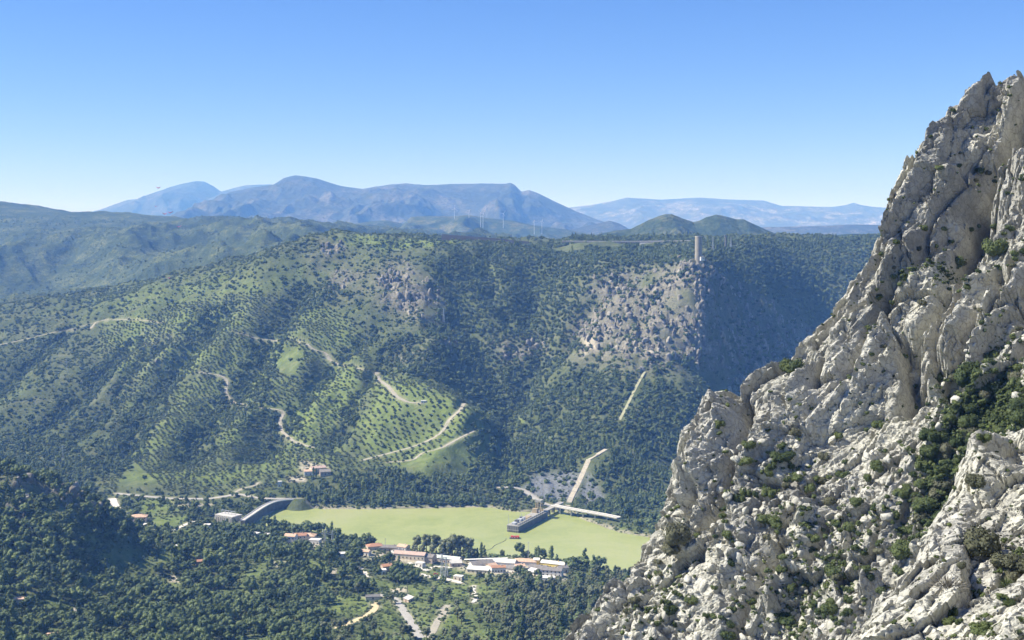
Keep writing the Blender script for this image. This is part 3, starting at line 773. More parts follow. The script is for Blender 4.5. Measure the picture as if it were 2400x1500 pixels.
for line, dep, wr in (([(2400, 150), (2384, 215), (2366, 270), (2342, 350), (2318, 440), (2292, 520), (2262, 580), (2225, 640)], 19, 48), ([(2118, 795), (2112, 850), (2122, 910), (2100, 950)], 10, 46), ([(1922, 830), (1912, 870), (1902, 905)], 7, 22), ([(2262, 640), (2236, 720), (2205, 800), (2180, 880)], 9, 34)):
    lx_ = np.array([q[0] for q in line]); ly_ = np.array([q[1] for q in line]); dx_ = pw - np.interp(qw, ly_, lx_)
    win_ = sstep(ly_[0] - 25, ly_[0] + 25, qw) * sstep(ly_[-1] + 25, ly_[-1] - 25, qw)
    disp -= dep * win_ * np.where(dx_ > 0, np.exp(-(dx_ / wr) ** 2), np.exp(-(dx_ / 5.0) ** 2))     # cleft: sheer on its left, easing out to the right
for line, dep, wd in ( ([(1742, 948), (1722, 1010), (1700, 1090), (1665, 1180), (1610, 1260)], 9, 13),
                      ([(2345, 640), (2300, 720), (2262, 800), (2212, 905)], 8, 14), ([(2235, 640), (2185, 760), (2150, 830)], 6, 12), ([(1800, 1290), (1740, 1400), (1690, 1500)], 5, 12), ([(1925, 1230), (1890, 1300)], 6, 10), ([(2080, 700), (2030, 800), (1985, 880)], 5, 10), ([(2290, 300), (2230, 420), (2170, 560), (2140, 640)], 5, 12), ([(1620, 1130), (1590, 1200)], 5, 9)):
    disp -= dep * np.exp(-(dist_line(pw, qw, line) / wd) ** 2)
for line, hgt_, wd in (([(2400, 400), (2345, 520), (2290, 630), (2255, 720), (2215, 830)], 6, 26), ([(1690, 965), (1650, 1040), (1620, 1110)], 4, 22), ([(2090, 1230), (2060, 1320), (2040, 1400)], 4, 18), ([(1900, 1200), (1850, 1300), (1800, 1400)], 4, 20), ([(2400, 640), (2330, 740), (2270, 850)], 4, 18)):
    disp += hgt_ * np.exp(-(dist_line(pw, qw, line) / wd) ** 2)
edge = cliff.px + 0.0 * A
cliff.h = cliff.h + disp
# greenery on ledges and in the gully
cn = fbm(A / 9, Bv / 9, 571, 4)
CG = [([(2190, 880), (2400, 860), (2400, 1010), (2330, 1030), (2290, 1040), (2270, 1150), (2210, 1260), (2150, 1290), (2130, 1200), (2160, 1080), (2200, 980)], 50, 0.85), ([(2100, 630), (2170, 625), (2170, 680), (2100, 690)], 18, 0.75), ([(2180, 640), (2300, 560), (2310, 590), (2220, 690), (2180, 700)], 18, 0.55),
      ([(1950, 1150), (2150, 1120), (2100, 1350), (1900, 1480), (1700, 1450), (1780, 1250)], 90, 0.42), ([(2000, 720), (2080, 700), (2100, 800), (2020, 850)], 30, 0.35), ([(2300, 780), (2400, 700), (2400, 880), (2280, 880)], 30, 0.42), ([(1500, 1330), (1640, 1300), (1600, 1500), (1420, 1500)], 40, 0.33), ([(1660, 1080), (1800, 1000), (1900, 1020), (1850, 1150), (1700, 1200)], 50, 0.3)]
cgrass = np.zeros_like(A)
for poly, w, amt in CG: cgrass = np.maximum(cgrass, soft_poly(cliff.px, cliff.py, poly, w) * amt)
gv, gu = np.gradient(cliff.h, cliff.b, cliff.a)
# steepness of the ground in the world: normal's z
nrmv = np.stack([-gu, -gv, np.ones_like(gu)], -1); nrmv /= np.linalg.norm(nrmv, axis=-1, keepdims=True)
nz = nrmv @ np.array([cliff.e1.z, cliff.e2.z, cliff.n.z])
cgrass = np.clip(cgrass + 0.25 * cn + 0.35 * (nz - 0.62) + np.where(disp < -1.5, 0.06, 0), 0, 1)
och = np.clip(soft_poly(cliff.px, cliff.py, [(2245, 650), (2275, 645), (2265, 720), (2240, 735)], 14) + 0.6 * soft_poly(cliff.px, cliff.py, [(2310, 470), (2330, 480), (2290, 580), (2270, 560)], 10) * 0.5 + 0.8 * fbm(A / 7, Bv / 12, 581, 4) - 0.42, 0, 1)
och = np.clip(och + np.clip(0.9 * fbm(A / 16, Bv / 30, 583, 4) - 0.42, 0, 0.5), 0, 1)
lich = np.clip(0.22 + 0.38 * sstep(900, 500, cliff.py) + 1.5 * fbm(A / 5.5, Bv / 34, 591, 5) + 0.6 * fbm(A / 2, Bv / 9, 593, 3), 0, 1)
cliff_ob = add('cliff', cliff.mesh('cliff', lime_mat, {'grass': cgrass, 'ochre': och, 'lichen': lich}), kind='structure', label='tall pale limestone cliff rising along the right side')

# nearer ridge with the pinnacle, bottom right ----------------------
RS = [(2440, 990, 128), (2400, 1000, 127), (2385, 1040, 126), (2372, 1075, 126), (2345, 1100, 124), (2335, 1040, 124), (2325, 1012, 124), (2300, 1012, 123), (2285, 1030, 122), (2272, 1080, 120), (2262, 1130, 118), (2250, 1175, 116), (2215, 1210, 113), (2190, 1245, 110), (2150, 1305, 107), (2146, 1350, 106), (2120, 1395, 103), (2080, 1435, 100), (2050, 1465, 98), (2030, 1500, 96), (1980, 1570, 92)]
rl = [at_y(*s_) for s_ in RS]
for px, py, Y in RS: rl.append(at_y(px + 30, py + 70, Y + 20)); rl.append(at_y(px + 60, py + 170, Y + 36))
rl += [at_y(*s_) for s_ in [(2310, 1060, 119), (2300, 1120, 116), (2290, 1180, 112), (2400, 1120, 117), (2350, 1180, 112), (2260, 1230, 109), (2400, 1220, 108), (2330, 1260, 105), (2230, 1300, 104), (2400, 1300, 101), (2300, 1340, 99), (2200, 1390, 98), (2400, 1370, 95), (2320, 1420, 92), (2240, 1460, 92), (2130, 1480, 93), (2400, 1440, 84), (2340, 1500, 82), (2220, 1540, 86), (2100, 1560, 88), (2420, 1540, 74), (2300, 1600, 78), (2480, 1200, 108), (2500, 1350, 95), (2520, 1500, 78)]]
ridge = Patch(rl, (-0.45, -0.62, 0.64), (0.58, 0.41, 0.70), (0.13, 0.15), 2.5, 1.2, 0.08)
A2, B2 = ridge.A, ridge.Bb
rd = rocky(A2, B2, [(8, 18, 1.7, 1.0, 0.4), (3.4, 8.0, 1.0, 1.1, 0.7), (1.4, 2.8, 0.5, 1.2, 0.9), (0.6, 1.0, 0.22, 1.1, 0.9)], 611, 0.5) + 1.6 * (ridged(A2 / 8, B2 / 30, 621, 4) - 0.5) + 0.4 * fbm(A2 / 2.5, B2 / 3, 625, 4)
ridge.h = ridge.h + rd
rg = np.zeros_like(A2)
for poly, w, amt in (([(2230, 1330), (2330, 1330), (2300, 1400), (2220, 1400)], 30, 0.3), ([(2280, 1450), (2350, 1460), (2340, 1500), (2260, 1500)], 25, 0.6), ([(2330, 1270), (2400, 1240), (2400, 1310), (2350, 1330)], 30, 0.4)):
    rg = np.maximum(rg, soft_poly(ridge.px, ridge.py, poly, w) * amt)
rg = np.clip(rg + 0.25 * fbm(A2 / 4, B2 / 4, 631, 4) + np.where(rd < -0.8, 0.1, 0), 0, 1)
ro = np.clip(0.8 * fbm(A2 / 6, B2 / 10, 633, 4) - 0.3, 0, 0.6)
ridge_ob = add('cliff', ridge.mesh('cliff', lime_mat, {'grass': rg, 'ochre': ro, 'lichen': np.clip(0.05 + 1.3 * fbm(A2 / 2.5, B2 / 11, 595, 5), 0, 0.8)}), kind='structure', label='nearest sunlit limestone ridge with a stubby pinnacle in the lower right corner')

def on_patch(p, px, py, jitter=0):
    """a visible point of a rock patch under a pixel (nearest vertex that faces the camera)"""
    qx, qy = project(p.P)
    d = (qx - px) ** 2 + (qy - py) ** 2
    m = d < max(36, d.min() * 2)
    yv = np.where(m, p.P[..., 1], 1e9)
    k = np.unravel_index(np.argmin(yv), yv.shape)
    return p.P[k], k

# ================================================================== THINGS THAT WERE BUILT
KEEP = []                                   # (x, y, r): no trees here
concrete = paint('concrete', (0.46, 0.44, 0.40), 0.9, 0.12, 0.15)
concrete_dark = paint('stained_shaded_concrete', (0.15, 0.145, 0.135), 0.9, 0.2, 0.2)  # stained concrete, base darkened to paint in the dam wall's lake-side shade
white_wall = paint('whitewash', (0.66, 0.64, 0.585), 0.85, 0.06, 0.3)
cream_wall = paint('cream_render', (0.62, 0.54, 0.42), 0.85, 0.08, 0.3)
tan_wall = paint('tan_render', (0.50, 0.40, 0.31), 0.85, 0.1, 0.3)
yellow_wall = paint('yellow_render', (0.70, 0.55, 0.16), 0.85, 0.08, 0.3)
tile_red = paint('terracotta_tiles', (0.37, 0.205, 0.13), 0.9, 0.18, 0.8)
tile_pale = paint('faded_tiles', (0.52, 0.36, 0.25), 0.9, 0.15, 0.6)
tile_grey = paint('grey_roof', (0.20, 0.185, 0.17), 0.9, 0.18, 0.5)
roof_white = paint('white_roof', (0.60, 0.58, 0.53), 0.8, 0.06, 0.4)
roof_pink = paint('pinkish_roof', (0.45, 0.33, 0.27), 0.85, 0.1, 0.4)
glass_dark = paint('dark_window', (0.03, 0.035, 0.04), 0.25, 0.1, 0.5)
door_brown = paint('door_brown', (0.13, 0.08, 0.05), 0.7, 0.1, 1.0)
steel = paint('galvanised_steel', (0.42, 0.44, 0.46), 0.5, 0.08, 1.0)
dark_steel = paint('dark_steel', (0.10, 0.10, 0.105), 0.5, 0.1, 1.0)
red_paint = paint('red_paint', (0.48, 0.05, 0.035), 0.5, 0.08, 1.0)
rust = paint('rusty_yellow', (0.36, 0.29, 0.18), 0.8, 0.15, 0.5)
turbine_white = paint('turbine_white', (0.66, 0.67, 0.68), 0.4, 0.02, 0.1)
tower_mat = paint('tower_concrete', (0.29, 0.265, 0.21), 0.9, 0.14, 0.12)
road_mats = {'asphalt': paint('pale_asphalt', (0.34, 0.325, 0.29), 0.95, 0.12, 0.25), 'concrete': paint('road_concrete', (0.56, 0.53, 0.46), 0.95, 0.08, 0.2),
             'track': paint('pale_track', (0.33, 0.305, 0.24), 1.0, 0.15, 0.3), 'yellow_dirt': paint('yellow_dirt', (0.52, 0.44, 0.26), 1.0, 0.1, 0.3)}

# ------------------------------------------------------------------ roads as draped ribbons
for name, label, Q, width, mk in ROADS:
    T = np.gradient(Q[:, :2], axis=0); T /= np.linalg.norm(T, axis=1, keepdims=True) + 1e-9
    N = np.stack([-T[:, 1], T[:, 0]], 1)
    rows = []
    for k, off in enumerate((-0.5, -0.2, 0.2, 0.5)):
        jit = 1 + 0.12 * gnoise(np.arange(len(Q)) * 0.23, np.full(len(Q), k * 3.1), 91)
        xy = Q[:, :2] + N * (off * width * jit)[:, None]
        z = np.maximum(interp_grid(H, xy[:, 0], xy[:, 1]) + 0.12, Q[:, 2] - 0.1) + (0.06 if abs(off) < .3 else 0)
        rows.append(np.column_stack([xy, z]))
    P = np.stack(rows, 0)
    lo = P[0].copy(); lo[:, 2] -= 2; hi = P[-1].copy(); hi[:, 2] -= 2
    P = np.concatenate([lo[None], P, hi[None]], 0)
    add(name, grid_mesh(name, P, road_mats[mk], smooth=False), kind='structure', label=label)

def strip(line, width, ztop, thick, name, mat, parent, zlo=None):
    """a slab following a plan line: line of (x, y), constant or per-point top"""
    L = np.array(line, float); T = np.gradient(L, axis=0); T /= np.linalg.norm(T, axis=1, keepdims=True)
    N = np.stack([-T[:, 1], T[:, 0]], 1)
    zt = np.broadcast_to(ztop, (len(L),)); zb = zt - thick
    a = np.column_stack([L + N * width / 2, zt]); b_ = np.column_stack([L - N * width / 2, zt]); c = np.column_stack([L - N * width / 2, zb]); d = np.column_stack([L + N * width / 2, zb])
    mb = MB(); n = len(L)
    V = np.concatenate([a, b_, c, d]); F = []
    for i in range(n - 1):
        for s0, s1 in ((0, n), (n, 2 * n), (2 * n, 3 * n), (3 * n, 0)):
            F.append((s0 + i, s1 + i, s1 + i + 1, s0 + i + 1))
    F += [(0, 3 * n, 2 * n, n), (n - 1, 2 * n - 1, 3 * n - 1, 4 * n - 1)]
    mb.poly(V, F)
    return mb.build(name, mat, parent)
def offset(line, d):
    L = np.array(line, float); T = np.gradient(L, axis=0); T /= np.linalg.norm(T, axis=1, keepdims=True)
    return L + np.stack([-T[:, 1], T[:, 0]], 1) * d
def resample(line, n):
    L = np.array(line, float); d = np.concatenate([[0], np.cumsum(np.hypot(*np.diff(L, axis=0).T))]); s = np.linspace(0, d[-1], n)
    Q = np.stack([np.interp(s, d, L[:, 0]), np.interp(s, d, L[:, 1])], 1)
    for _ in range(3): Q[1:-1] = 0.25 * Q[:-2] + 0.5 * Q[1:-1] + 0.25 * Q[2:]
    return Q

# ------------------------------------------------------------------ dam
DZ = 10.5
dl_ = resample([at_z(px, py, DZ)[:2] for px, py in ((569, 1219), (590, 1205), (612, 1190), (632, 1179), (652, 1173), (672, 1171), (692, 1170))], 26)
dam = empty('dam', (dl_[0][0], dl_[0][1], 0), 0, 'curved pale concrete dam closing the left end of the lake', 'dam')
def unparent_coords(root):                  # children built in world coordinates
    for ch in root.children: ch.matrix_parent_inverse = Matrix.Translation(root.location).inverted()
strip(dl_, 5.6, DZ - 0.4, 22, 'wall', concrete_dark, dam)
strip(dl_, 6.4, DZ, 0.4, 'roadway', concrete, dam)
strip(offset(dl_, 3.0), 0.35, DZ + 0.9, 0.9, 'parapet', white_wall, dam)
strip(offset(dl_, -3.0), 0.35, DZ + 0.9, 0.9, 'parapet', white_wall, dam)
out_l = offset(dl_, 9.0)
for k in range(3, 19, 3):
    p = dl_[k]; q = offset(dl_, 2.85)[k]; r_ = offset(dl_, 15.0)[k]
    t = np.array(q) - p; t /= np.linalg.norm(t); nn = np.array([-t[1], t[0]]) * 1.0
    mb = MB(); z0 = -10
    vs_ = [(*(q + nn), DZ - 0.8), (*(q - nn), DZ - 0.8), (*(q - nn), z0), (*(q + nn), z0), (*(r_ + nn), DZ - 8), (*(r_ - nn), DZ - 8), (*(r_ - nn), z0), (*(r_ + nn), z0)]
    mb.poly(vs_, [(0, 1, 5, 4), (1, 2, 6, 5), (3, 0, 4, 7), (4, 5, 6, 7), (0, 3, 2, 1), (2, 3, 7, 6)])
    mb.build('buttress', concrete, dam)
unparent_coords(dam)
for p in dl_: KEEP.append((p[0], p[1], 13))

# ------------------------------------------------------------------ houses
def facing(rz): return rz
def house(px, py, w, d, h, rot, roof, rmat, wmat, label, cat='house', name='house', wins=3, z=None, storeys=1, pitch=0.42, door=True, at=None, clear=None):
    g = ground(px, py) if at is None else np.array(at)
    if z is not None: g[2] = z
    rt = empty(name, g, R(rot), label, cat)
    KEEP.append((g[0], g[1], (clear or (0.5 * max(w, d) + 3.5))))
    x0, x1, y0, y1 = -w / 2, w / 2, -d / 2, d / 2
    mb = MB(); mb.box(x0, x1, y0, y1, -3.0, h)
    e = 0.45
    rh = pitch * d / 2
    if roof == 'gable': mb.poly([(x0, y0, h), (x0, y1, h), (x0, 0, h + rh), (x1, y0, h), (x1, y1, h), (x1, 0, h + rh)], [(0, 2, 1), (3, 4, 5)])
    mb.build('wall', wmat, rt)
    rb = MB(); t = 0.28
    if roof == 'gable':
        sl = e * pitch
        for sgn in (-1, 1):
            yo, zo = sgn * (d / 2 + e), h - sl
            q = [(x0 - e, yo, zo), (x1 + e, yo, zo), (x1 + e, 0, h + rh), (x0 - e, 0, h + rh)]
            q2 = [(a, b_, c + t) for a, b_, c in q]
            f = [(0, 1, 2, 3), (7, 6, 5, 4), (0, 4, 5, 1), (1, 5, 6, 2), (2, 6, 7, 3), (3, 7, 4, 0)]
            rb.poly(q + q2, f if sgn < 0 else [tuple(reversed(i)) for i in f])
    elif roof == 'hip':
        rid = max(0.2, w / 2 - d / 2)
        b_ = [(x0 - e, y0 - e, h), (x1 + e, y0 - e, h), (x1 + e, y1 + e, h), (x0 - e, y1 + e, h)]
        rb.poly(b_ + [(x, y, h + t) for x, y, _ in b_] + [(-rid, 0, h + rh + t), (rid, 0, h + rh + t)], [(3, 2, 1, 0), (0, 1, 5, 4), (1, 2, 6, 5), (2, 3, 7, 6), (3, 0, 4, 7), (4, 5, 9, 8), (5, 6, 9), (6, 7, 8, 9), (7, 4, 8)])
    elif roof == 'shed':
        q = [(x0 - e, y0 - e, h + 0.02), (x1 + e, y0 - e, h + 0.02), (x1 + e, y1 + e, h + rh * 1.3), (x0 - e, y1 + e, h + rh * 1.3)]
        rb.poly(q + [(a, b2, c + t) for a, b2, c in q], [(3, 2, 1, 0), (4, 5, 6, 7), (0, 1, 5, 4), (1, 2, 6, 5), (2, 3, 7, 6), (3, 0, 4, 7)])
    else:
        rb.box(x0 - 0.15, x1 + 0.15, y0 - 0.15, y1 + 0.15, h, h + 0.55)
    ro = rb.build('roof', rmat, rt)
    if roof in ('gable', 'hip') and w > 9:
        MB().box(w * 0.18, w * 0.18 + 0.8, -0.9, -0.1, h + rh * 0.4, h + rh + 1.1).build('chimney', wmat, ro)
    sh = h / storeys
    def win(face, u, z, ww, hh, nm='window', mt=None):
        """face: f front (-y), l left (-x), r right (+x)"""
        mt = mt or glass_dark
        def bx(a0, a1, b0, b1, dep0, dep1):
            if face == 'f': return MB().box(a0, a1, y0 - dep1, y0 - dep0, b0, b1)
            if face == 'b': return MB().box(a0, a1, y1 + dep0, y1 + dep1, b0, b1)
            if face == 'l': return MB().box(x0 - dep1, x0 - dep0, a0, a1, b0, b1)
            return MB().box(x1 + dep0, x1 + dep1, a0, a1, b0, b1)
        o_ = bx(u - ww / 2, u + ww / 2, z, z + hh, 0.004, 0.05).build(nm, mt, rt)
        if nm == 'window': bx(u - ww / 2 - 0.15, u + ww / 2 + 0.15, z - 0.18, z - 0.02, 0.004, 0.22).build('sill', concrete, o_)
        return o_
    for s_ in range(storeys):
        for k in range(wins):
            u = x0 + w * (k + 0.5) / wins
            if door and s_ == 0 and k == wins // 2: win('f', u, 0.05, 1.3, 2.2, 'door', door_brown)
            else: win('f', u, s_ * sh + 1.0, 1.3, 1.35)
        nl = max(1, int(d / 5))
        for k in range(nl):
            u = y0 + d * (k + 0.5) / nl
            win('l', u, s_ * sh + 1.0, 1.2, 1.3)
            win('r', u, s_ * sh + 1.0, 1.2, 1.3)
    return rt

house(326, 1222, 19, 12, 6.2, 8, 'hip', tile_pale, tan_wall, 'lone tan house with a faded tiled roof beside the wide concrete road', wins=4, storeys=2)
house(397, 1273, 27, 10, 4.0, -38, 'gable', roof_pink, cream_wall, 'long barn with a pinkish tiled roof below the valley lane', 'barn', 'barn', wins=6)
house(414, 1285, 8, 6, 3.0, -8, 'flat', roof_white, white_wall, 'small white flat-roofed shed at the end of the pink-roofed barn', 'shed', 'shed', wins=1)
house(362, 1252, 7, 5, 3.2, 10, 'shed', concrete, cream_wall, 'small cream shed among trees left of the pink-roofed barn', 'shed', 'shed', wins=1)
house(487, 1236, 9, 8, 3.2, 5, 'flat', roof_white, cream_wall, 'small flat cream building in the trees left of the power station', 'building', 'building', wins=2)
house(727, 1112, 16, 9, 5.0, 12, 'gable', tile_pale, white_wall, 'white farmhouse with a faded roof on the hillside above the dam', wins=3)
house(745, 1105, 20, 10, 5.5, 25, 'gable', roof_pink, cream_wall, 'long cream farm building with a pink roof, uphill of the white farmhouse', 'farmhouse', wins=4)
house(762, 1112, 14, 8, 4.0, 15, 'shed', tile_grey, tan_wall, 'low grey-roofed farm shed at the right end of the hillside farm', 'shed', 'shed', wins=3)
house(656, 1140, 5, 5, 6.5, 0, 'flat', roof_white, white_wall, 'narrow white hut standing in trees above the dam', 'hut', 'hut', wins=1)
house(993, 944, 8, 5, 3.2, 3, 'flat', roof_white, white_wall, 'tiny white hut at the end of the bright track in the olive grove', 'hut', 'hut', wins=2)
house(682, 1272, 12, 10, 8.0, -10, 'gable', tile_pale, white_wall, 'tall pale villa at the left of the orange-roofed cluster', 'villa', 'villa', wins=3, storeys=2)
house(704, 1268, 13, 10, 7.0, 12, 'gable', tile_red, cream_wall, 'cream villa with a red roof in the middle of the lakeside cluster', 'villa', 'villa', wins=3, storeys=2)
house(722, 1268, 17, 12, 6.5, -6, 'hip', tile_pale, cream_wall, 'villa with a broad pale orange hip roof above the lakeside pines', 'villa', 'villa', wins=4)
house(739, 1274, 12, 9, 4.5, -12, 'flat', roof_white, white_wall, 'low white flat-roofed house at the right of the villa cluster', wins=3)
house(878, 1288, 17, 11, 4.5, 20, 'hip', tile_red, cream_wall, 'house with a bright orange hip roof near the left water edge', wins=3)
house(915, 1290, 24, 9, 4.0, -6, 'gable', tile_grey, tan_wall, 'long grey-roofed shed beside the orange hip roof', 'shed', 'shed', wins=5)
house(946, 1296, 11, 9, 7.5, -30, 'gable', tile_pale, white_wall, 'narrow pale two-storey house in the middle of the lakeside row', wins=2, storeys=2)
house(957, 1285, 12, 8, 4.0, 5, 'flat', roof_white, white_wall, 'small white flat house against the lake between dark trees', wins=2)
house(962, 1308, 34, 10, 5.0, -16, 'gable', roof_pink, cream_wall, 'long cream terrace with a weathered pink roof', 'terrace', 'terrace', wins=8)
house(1003, 1316, 15, 11, 6.0, -22, 'gable', tile_grey, tan_wall, 'brown barn-like house at the right end of the cream terrace', wins=3)
house(1042, 1316, 36, 9, 4.5, -22, 'gable', paint('green_white_roof', (0.55, 0.60, 0.52), 0.8, 0.06, 0.4), tan_wall, 'long shed with a pale greenish roof below the eucalyptus trees', 'shed', 'shed', wins=8)
house(802, 1310, 9, 8, 6.0, 15, 'flat', roof_white, white_wall, 'white cubic house alone among the pines above the village', wins=2, storeys=2)
house(893, 1344, 10, 7, 3.6, 10, 'flat', roof_white, white_wall, 'low white annex in front of the orange house in the pines', 'annex', wins=2)
house(906, 1338, 10, 8, 5.5, 25, 'gable', tile_red, tan_wall, 'small tan house with a red roof in the pines behind the low white annex', wins=2)
house(1128, 1328, 24, 12, 4.2, 24, 'gable', tile_grey, white_wall, 'dark grey roofed warehouse at the left of the village', 'warehouse', 'warehouse', wins=5)
house(1178, 1326, 28, 11, 5.0, -14, 'gable', roof_white, white_wall, 'long white-roofed hall in the middle of the village', 'hall', 'hall', wins=6)
house(1130, 1342, 30, 7, 3.4, -14, 'shed', roof_white, cream_wall, 'low pale lean-to with a white roof in front of the grey warehouse', 'outbuilding', 'outbuilding', wins=7)
house(1168, 1340, 14, 7, 5.0, 6, 'gable', tile_red, white_wall, 'white house with dark arches and a reddish roof in the village front row', wins=5)
house(1201, 1341, 11, 9, 4.5, -28, 'gable', tile_grey, white_wall, 'small grey-roofed white house in the village front row', wins=2)
house(1232, 1324, 24, 11, 4.5, -10, 'hip', tile_pale, white_wall, 'broad white house with a pale hip roof by the water', wins=5)
house(1258, 1324, 6, 7, 6.0, -10, 'gable', roof_white, yellow_wall, 'narrow yellow gabled house beside the broad white house', wins=1, storeys=2)
house(1262, 1338, 18, 10, 4.0, -18, 'gable', tile_grey, concrete_dark, 'grey stone-roofed house behind the eucalyptus wood', wins=4)
house(1298, 1330, 26, 9, 5.0, -24, 'gable', roof_white, yellow_wall, 'long white-roofed building with a yellow gable at the right of the village', 'building', 'building', wins=6)
house(1290, 1348, 24, 10, 6.0, -14, 'gable', tile_grey, white_wall, 'two-storey grey-roofed house with rows of white windows at the right of the village', wins=6, storeys=2)
house(1282, 1360, 15, 9, 3.0, -10, 'flat', roof_white, white_wall, 'flat white roof lowest at the right of the village', 'building', 'building', wins=3)
house(468, 1322, 8, 6, 3.2, 20, 'gable', tile_red, tan_wall, 'tiny red-roofed shack hidden in the near wood', 'shack', 'shack', wins=1)
house(874, 1404, 13, 8, 2.6, 8, 'flat', concrete_dark, cream_wall, 'roofless grey stone enclosure beside the bend of the yellow track', 'ruin', 'ruin', wins=1, door=False)
house(45, 1412, 9, 6, 3.0, 5, 'flat', tile_pale, cream_wall, 'small pale house in the wood at the far bottom left', wins=2)
house(116, 1497, 11, 7, 3.0, 15, 'flat', tile_pale, cream_wall, 'pale roof peeping from the pines at the bottom edge', wins=2)
house(1642, 604, 7, 5, 3.2, 15, 'flat', roof_white, white_wall, 'small white service building at the foot of the tall surge tower', 'building', 'building', wins=2, at=at_y(1646, 607, 2243))

house(930, 1300, 10, 8, 4.5, 30, 'gable', tile_grey, white_wall, 'small grey-roofed white house behind the cream terrace', wins=2)
house(985, 1326, 9, 6, 3.2, -30, 'flat', roof_white, white_wall, 'tiny white block at the lane below the cream terrace', wins=2)
house(1068, 1326, 12, 7, 3.4, 8, 'shed', concrete, tan_wall, 'low tan shed right of the greenish long shed', 'shed', 'shed', wins=2)
house(1152, 1334, 9, 8, 4.4, 35, 'gable', tile_pale, cream_wall, 'cream cottage squeezed behind the white arches', wins=2)
house(1218, 1334, 10, 8, 4.0, 14, 'gable', tile_pale, white_wall, 'white cottage in the middle of the village back row', wins=2)
house(1248, 1346, 8, 7, 3.4, -34, 'shed', roof_white, white_wall, 'tiny white lean-to among trees in front of the village', 'shed', 'shed', wins=1)
house(1318, 1340, 10, 8, 4.6, 22, 'gable', tile_grey, cream_wall, 'last cream house at the right end of the village', wins=2)
house(858, 1300, 9, 7, 4.0, -20, 'gable', tile_pale, white_wall, 'small white cottage in trees left of the orange hip roof', wins=2)
house(596, 1256, 12, 7, 3.4, -28, 'flat', roof_white, white_wall, 'row of low white sheds right of the dam foot', 'shed', 'shed', wins=4)
house(627, 1258, 8, 6, 3.0, -10, 'flat', roof_white, white_wall, 'isolated white shed between dam foot and villas', 'shed', 'shed', wins=2)
house(1075, 1358, 9, 6, 3.4, -20, 'flat', roof_white, cream_wall, 'small pale kiosk at the end of the village street', 'kiosk', 'kiosk', wins=2)
house(958, 1410, 8, 6, 2.8, -50, 'shed', concrete, tan_wall, 'tumbledown pale shed beside the grey road', 'shed', 'shed', wins=1)

# platform canopy by the water
def canopy():
    a = ground(1088, 1322); b_ = ground(1190, 1322)
    z = max(a[2], b_[2]); rt = empty('platform_canopy', a, 0, 'long white canopy roof running along the lake edge', 'canopy')
    v = b_ - a; L = math.hypot(v[0], v[1]); rt.rotation_euler = (0, 0, math.atan2(v[1], v[0])); rt.location.z = z
    MB().box(0, L, -2.2, 2.2, 4.6, 4.95).build('roof', roof_white, rt)
    for k in range(9): MB().box(L * (k + .5) / 9 - .15, L * (k + .5) / 9 + .15, -.15, .15, -3, 4.6).build('post', steel, rt)
    for k in range(9): KEEP.append((*(a + v * (k + .5) / 9)[:2], 6))
canopy()

# ------------------------------------------------------------------ power station below the dam
def power_station():
    g = at_z(536, 1232, -4.0)
    rt = empty('power_station', g, R(-32), 'tall pale power station with a columned facade below the dam', 'power station')
    KEEP.append((g[0], g[1], 21))
    MB().box(-14, 14, -8, 8, -8, 13).build('wall', cream_wall, rt)
    MB().box(-14.4, 14.4, -8.4, 8.4, 13, 13.8).build('roof', concrete, rt)
    for k in range(9):
        x = -13 + 26 * k / 8
        MB().box(x - .35, x + .35, -9.4, -8.05, -2, 12.6).build('column', white_wall, rt)
    for k in range(8):
        x = -13 + 26 * (k + .5) / 8
        w_ = MB().box(x - .9, x + .9, -8.1, -8.004, 3, 11).build('window', glass_dark, rt)
        MB().box(x - 1.0, x + 1.0, -8.25, -8.004, 6.7, 7.1).build('transom', concrete, w_)
    for k in range(4):
        y = -6 + 12 * k / 3
        MB().box(14.05, 15.1, y - .3, y + .3, -2, 12.6).build('column', white_wall, rt)
    MB().box(-16, 18, -12, -8.5, -4, -1.6).build('terrace', roof_white, rt)
    for k in range(5):
        x = -11 + 22 * k / 4
        MB().box(x - .2, x + .2, -.2, .2, 13.8, 18).build('mast', steel, rt)
    MB().box(-11.2, 11.2, -.25, .25, 18, 18.4).build('gantry', steel, rt)
    a = at_z(575, 1246, -3.0)
    r2 = empty('control_building', a, R(-40), 'low white control building with a grey ribbed roof beside the dam foot', 'building')
    KEEP.append((a[0], a[1], 14))
    MB().box(-10, 10, -6, 6, -6, 5).build('wall', white_wall, r2)
    MB().box(-10.4, 6, -6.4, 2, 5, 5.6).build('roof', tile_grey, r2)
    MB().box(-10.4, 10.4, 2.02, 6.4, 5, 6.2).build('roof', roof_white, r2)
    for k in range(5): MB().box(-9 + 4 * k, -7.6 + 4 * k, -6.06, -6.004, 1, 2.6).build('window', glass_dark, r2)
    for k in range(4): MB().box(-9 + 3.6 * k, -8.6 + 3.6 * k, -6.2, 1.8, 5.62, 5.85).build('roof_rib', tile_pale, r2)
power_station()

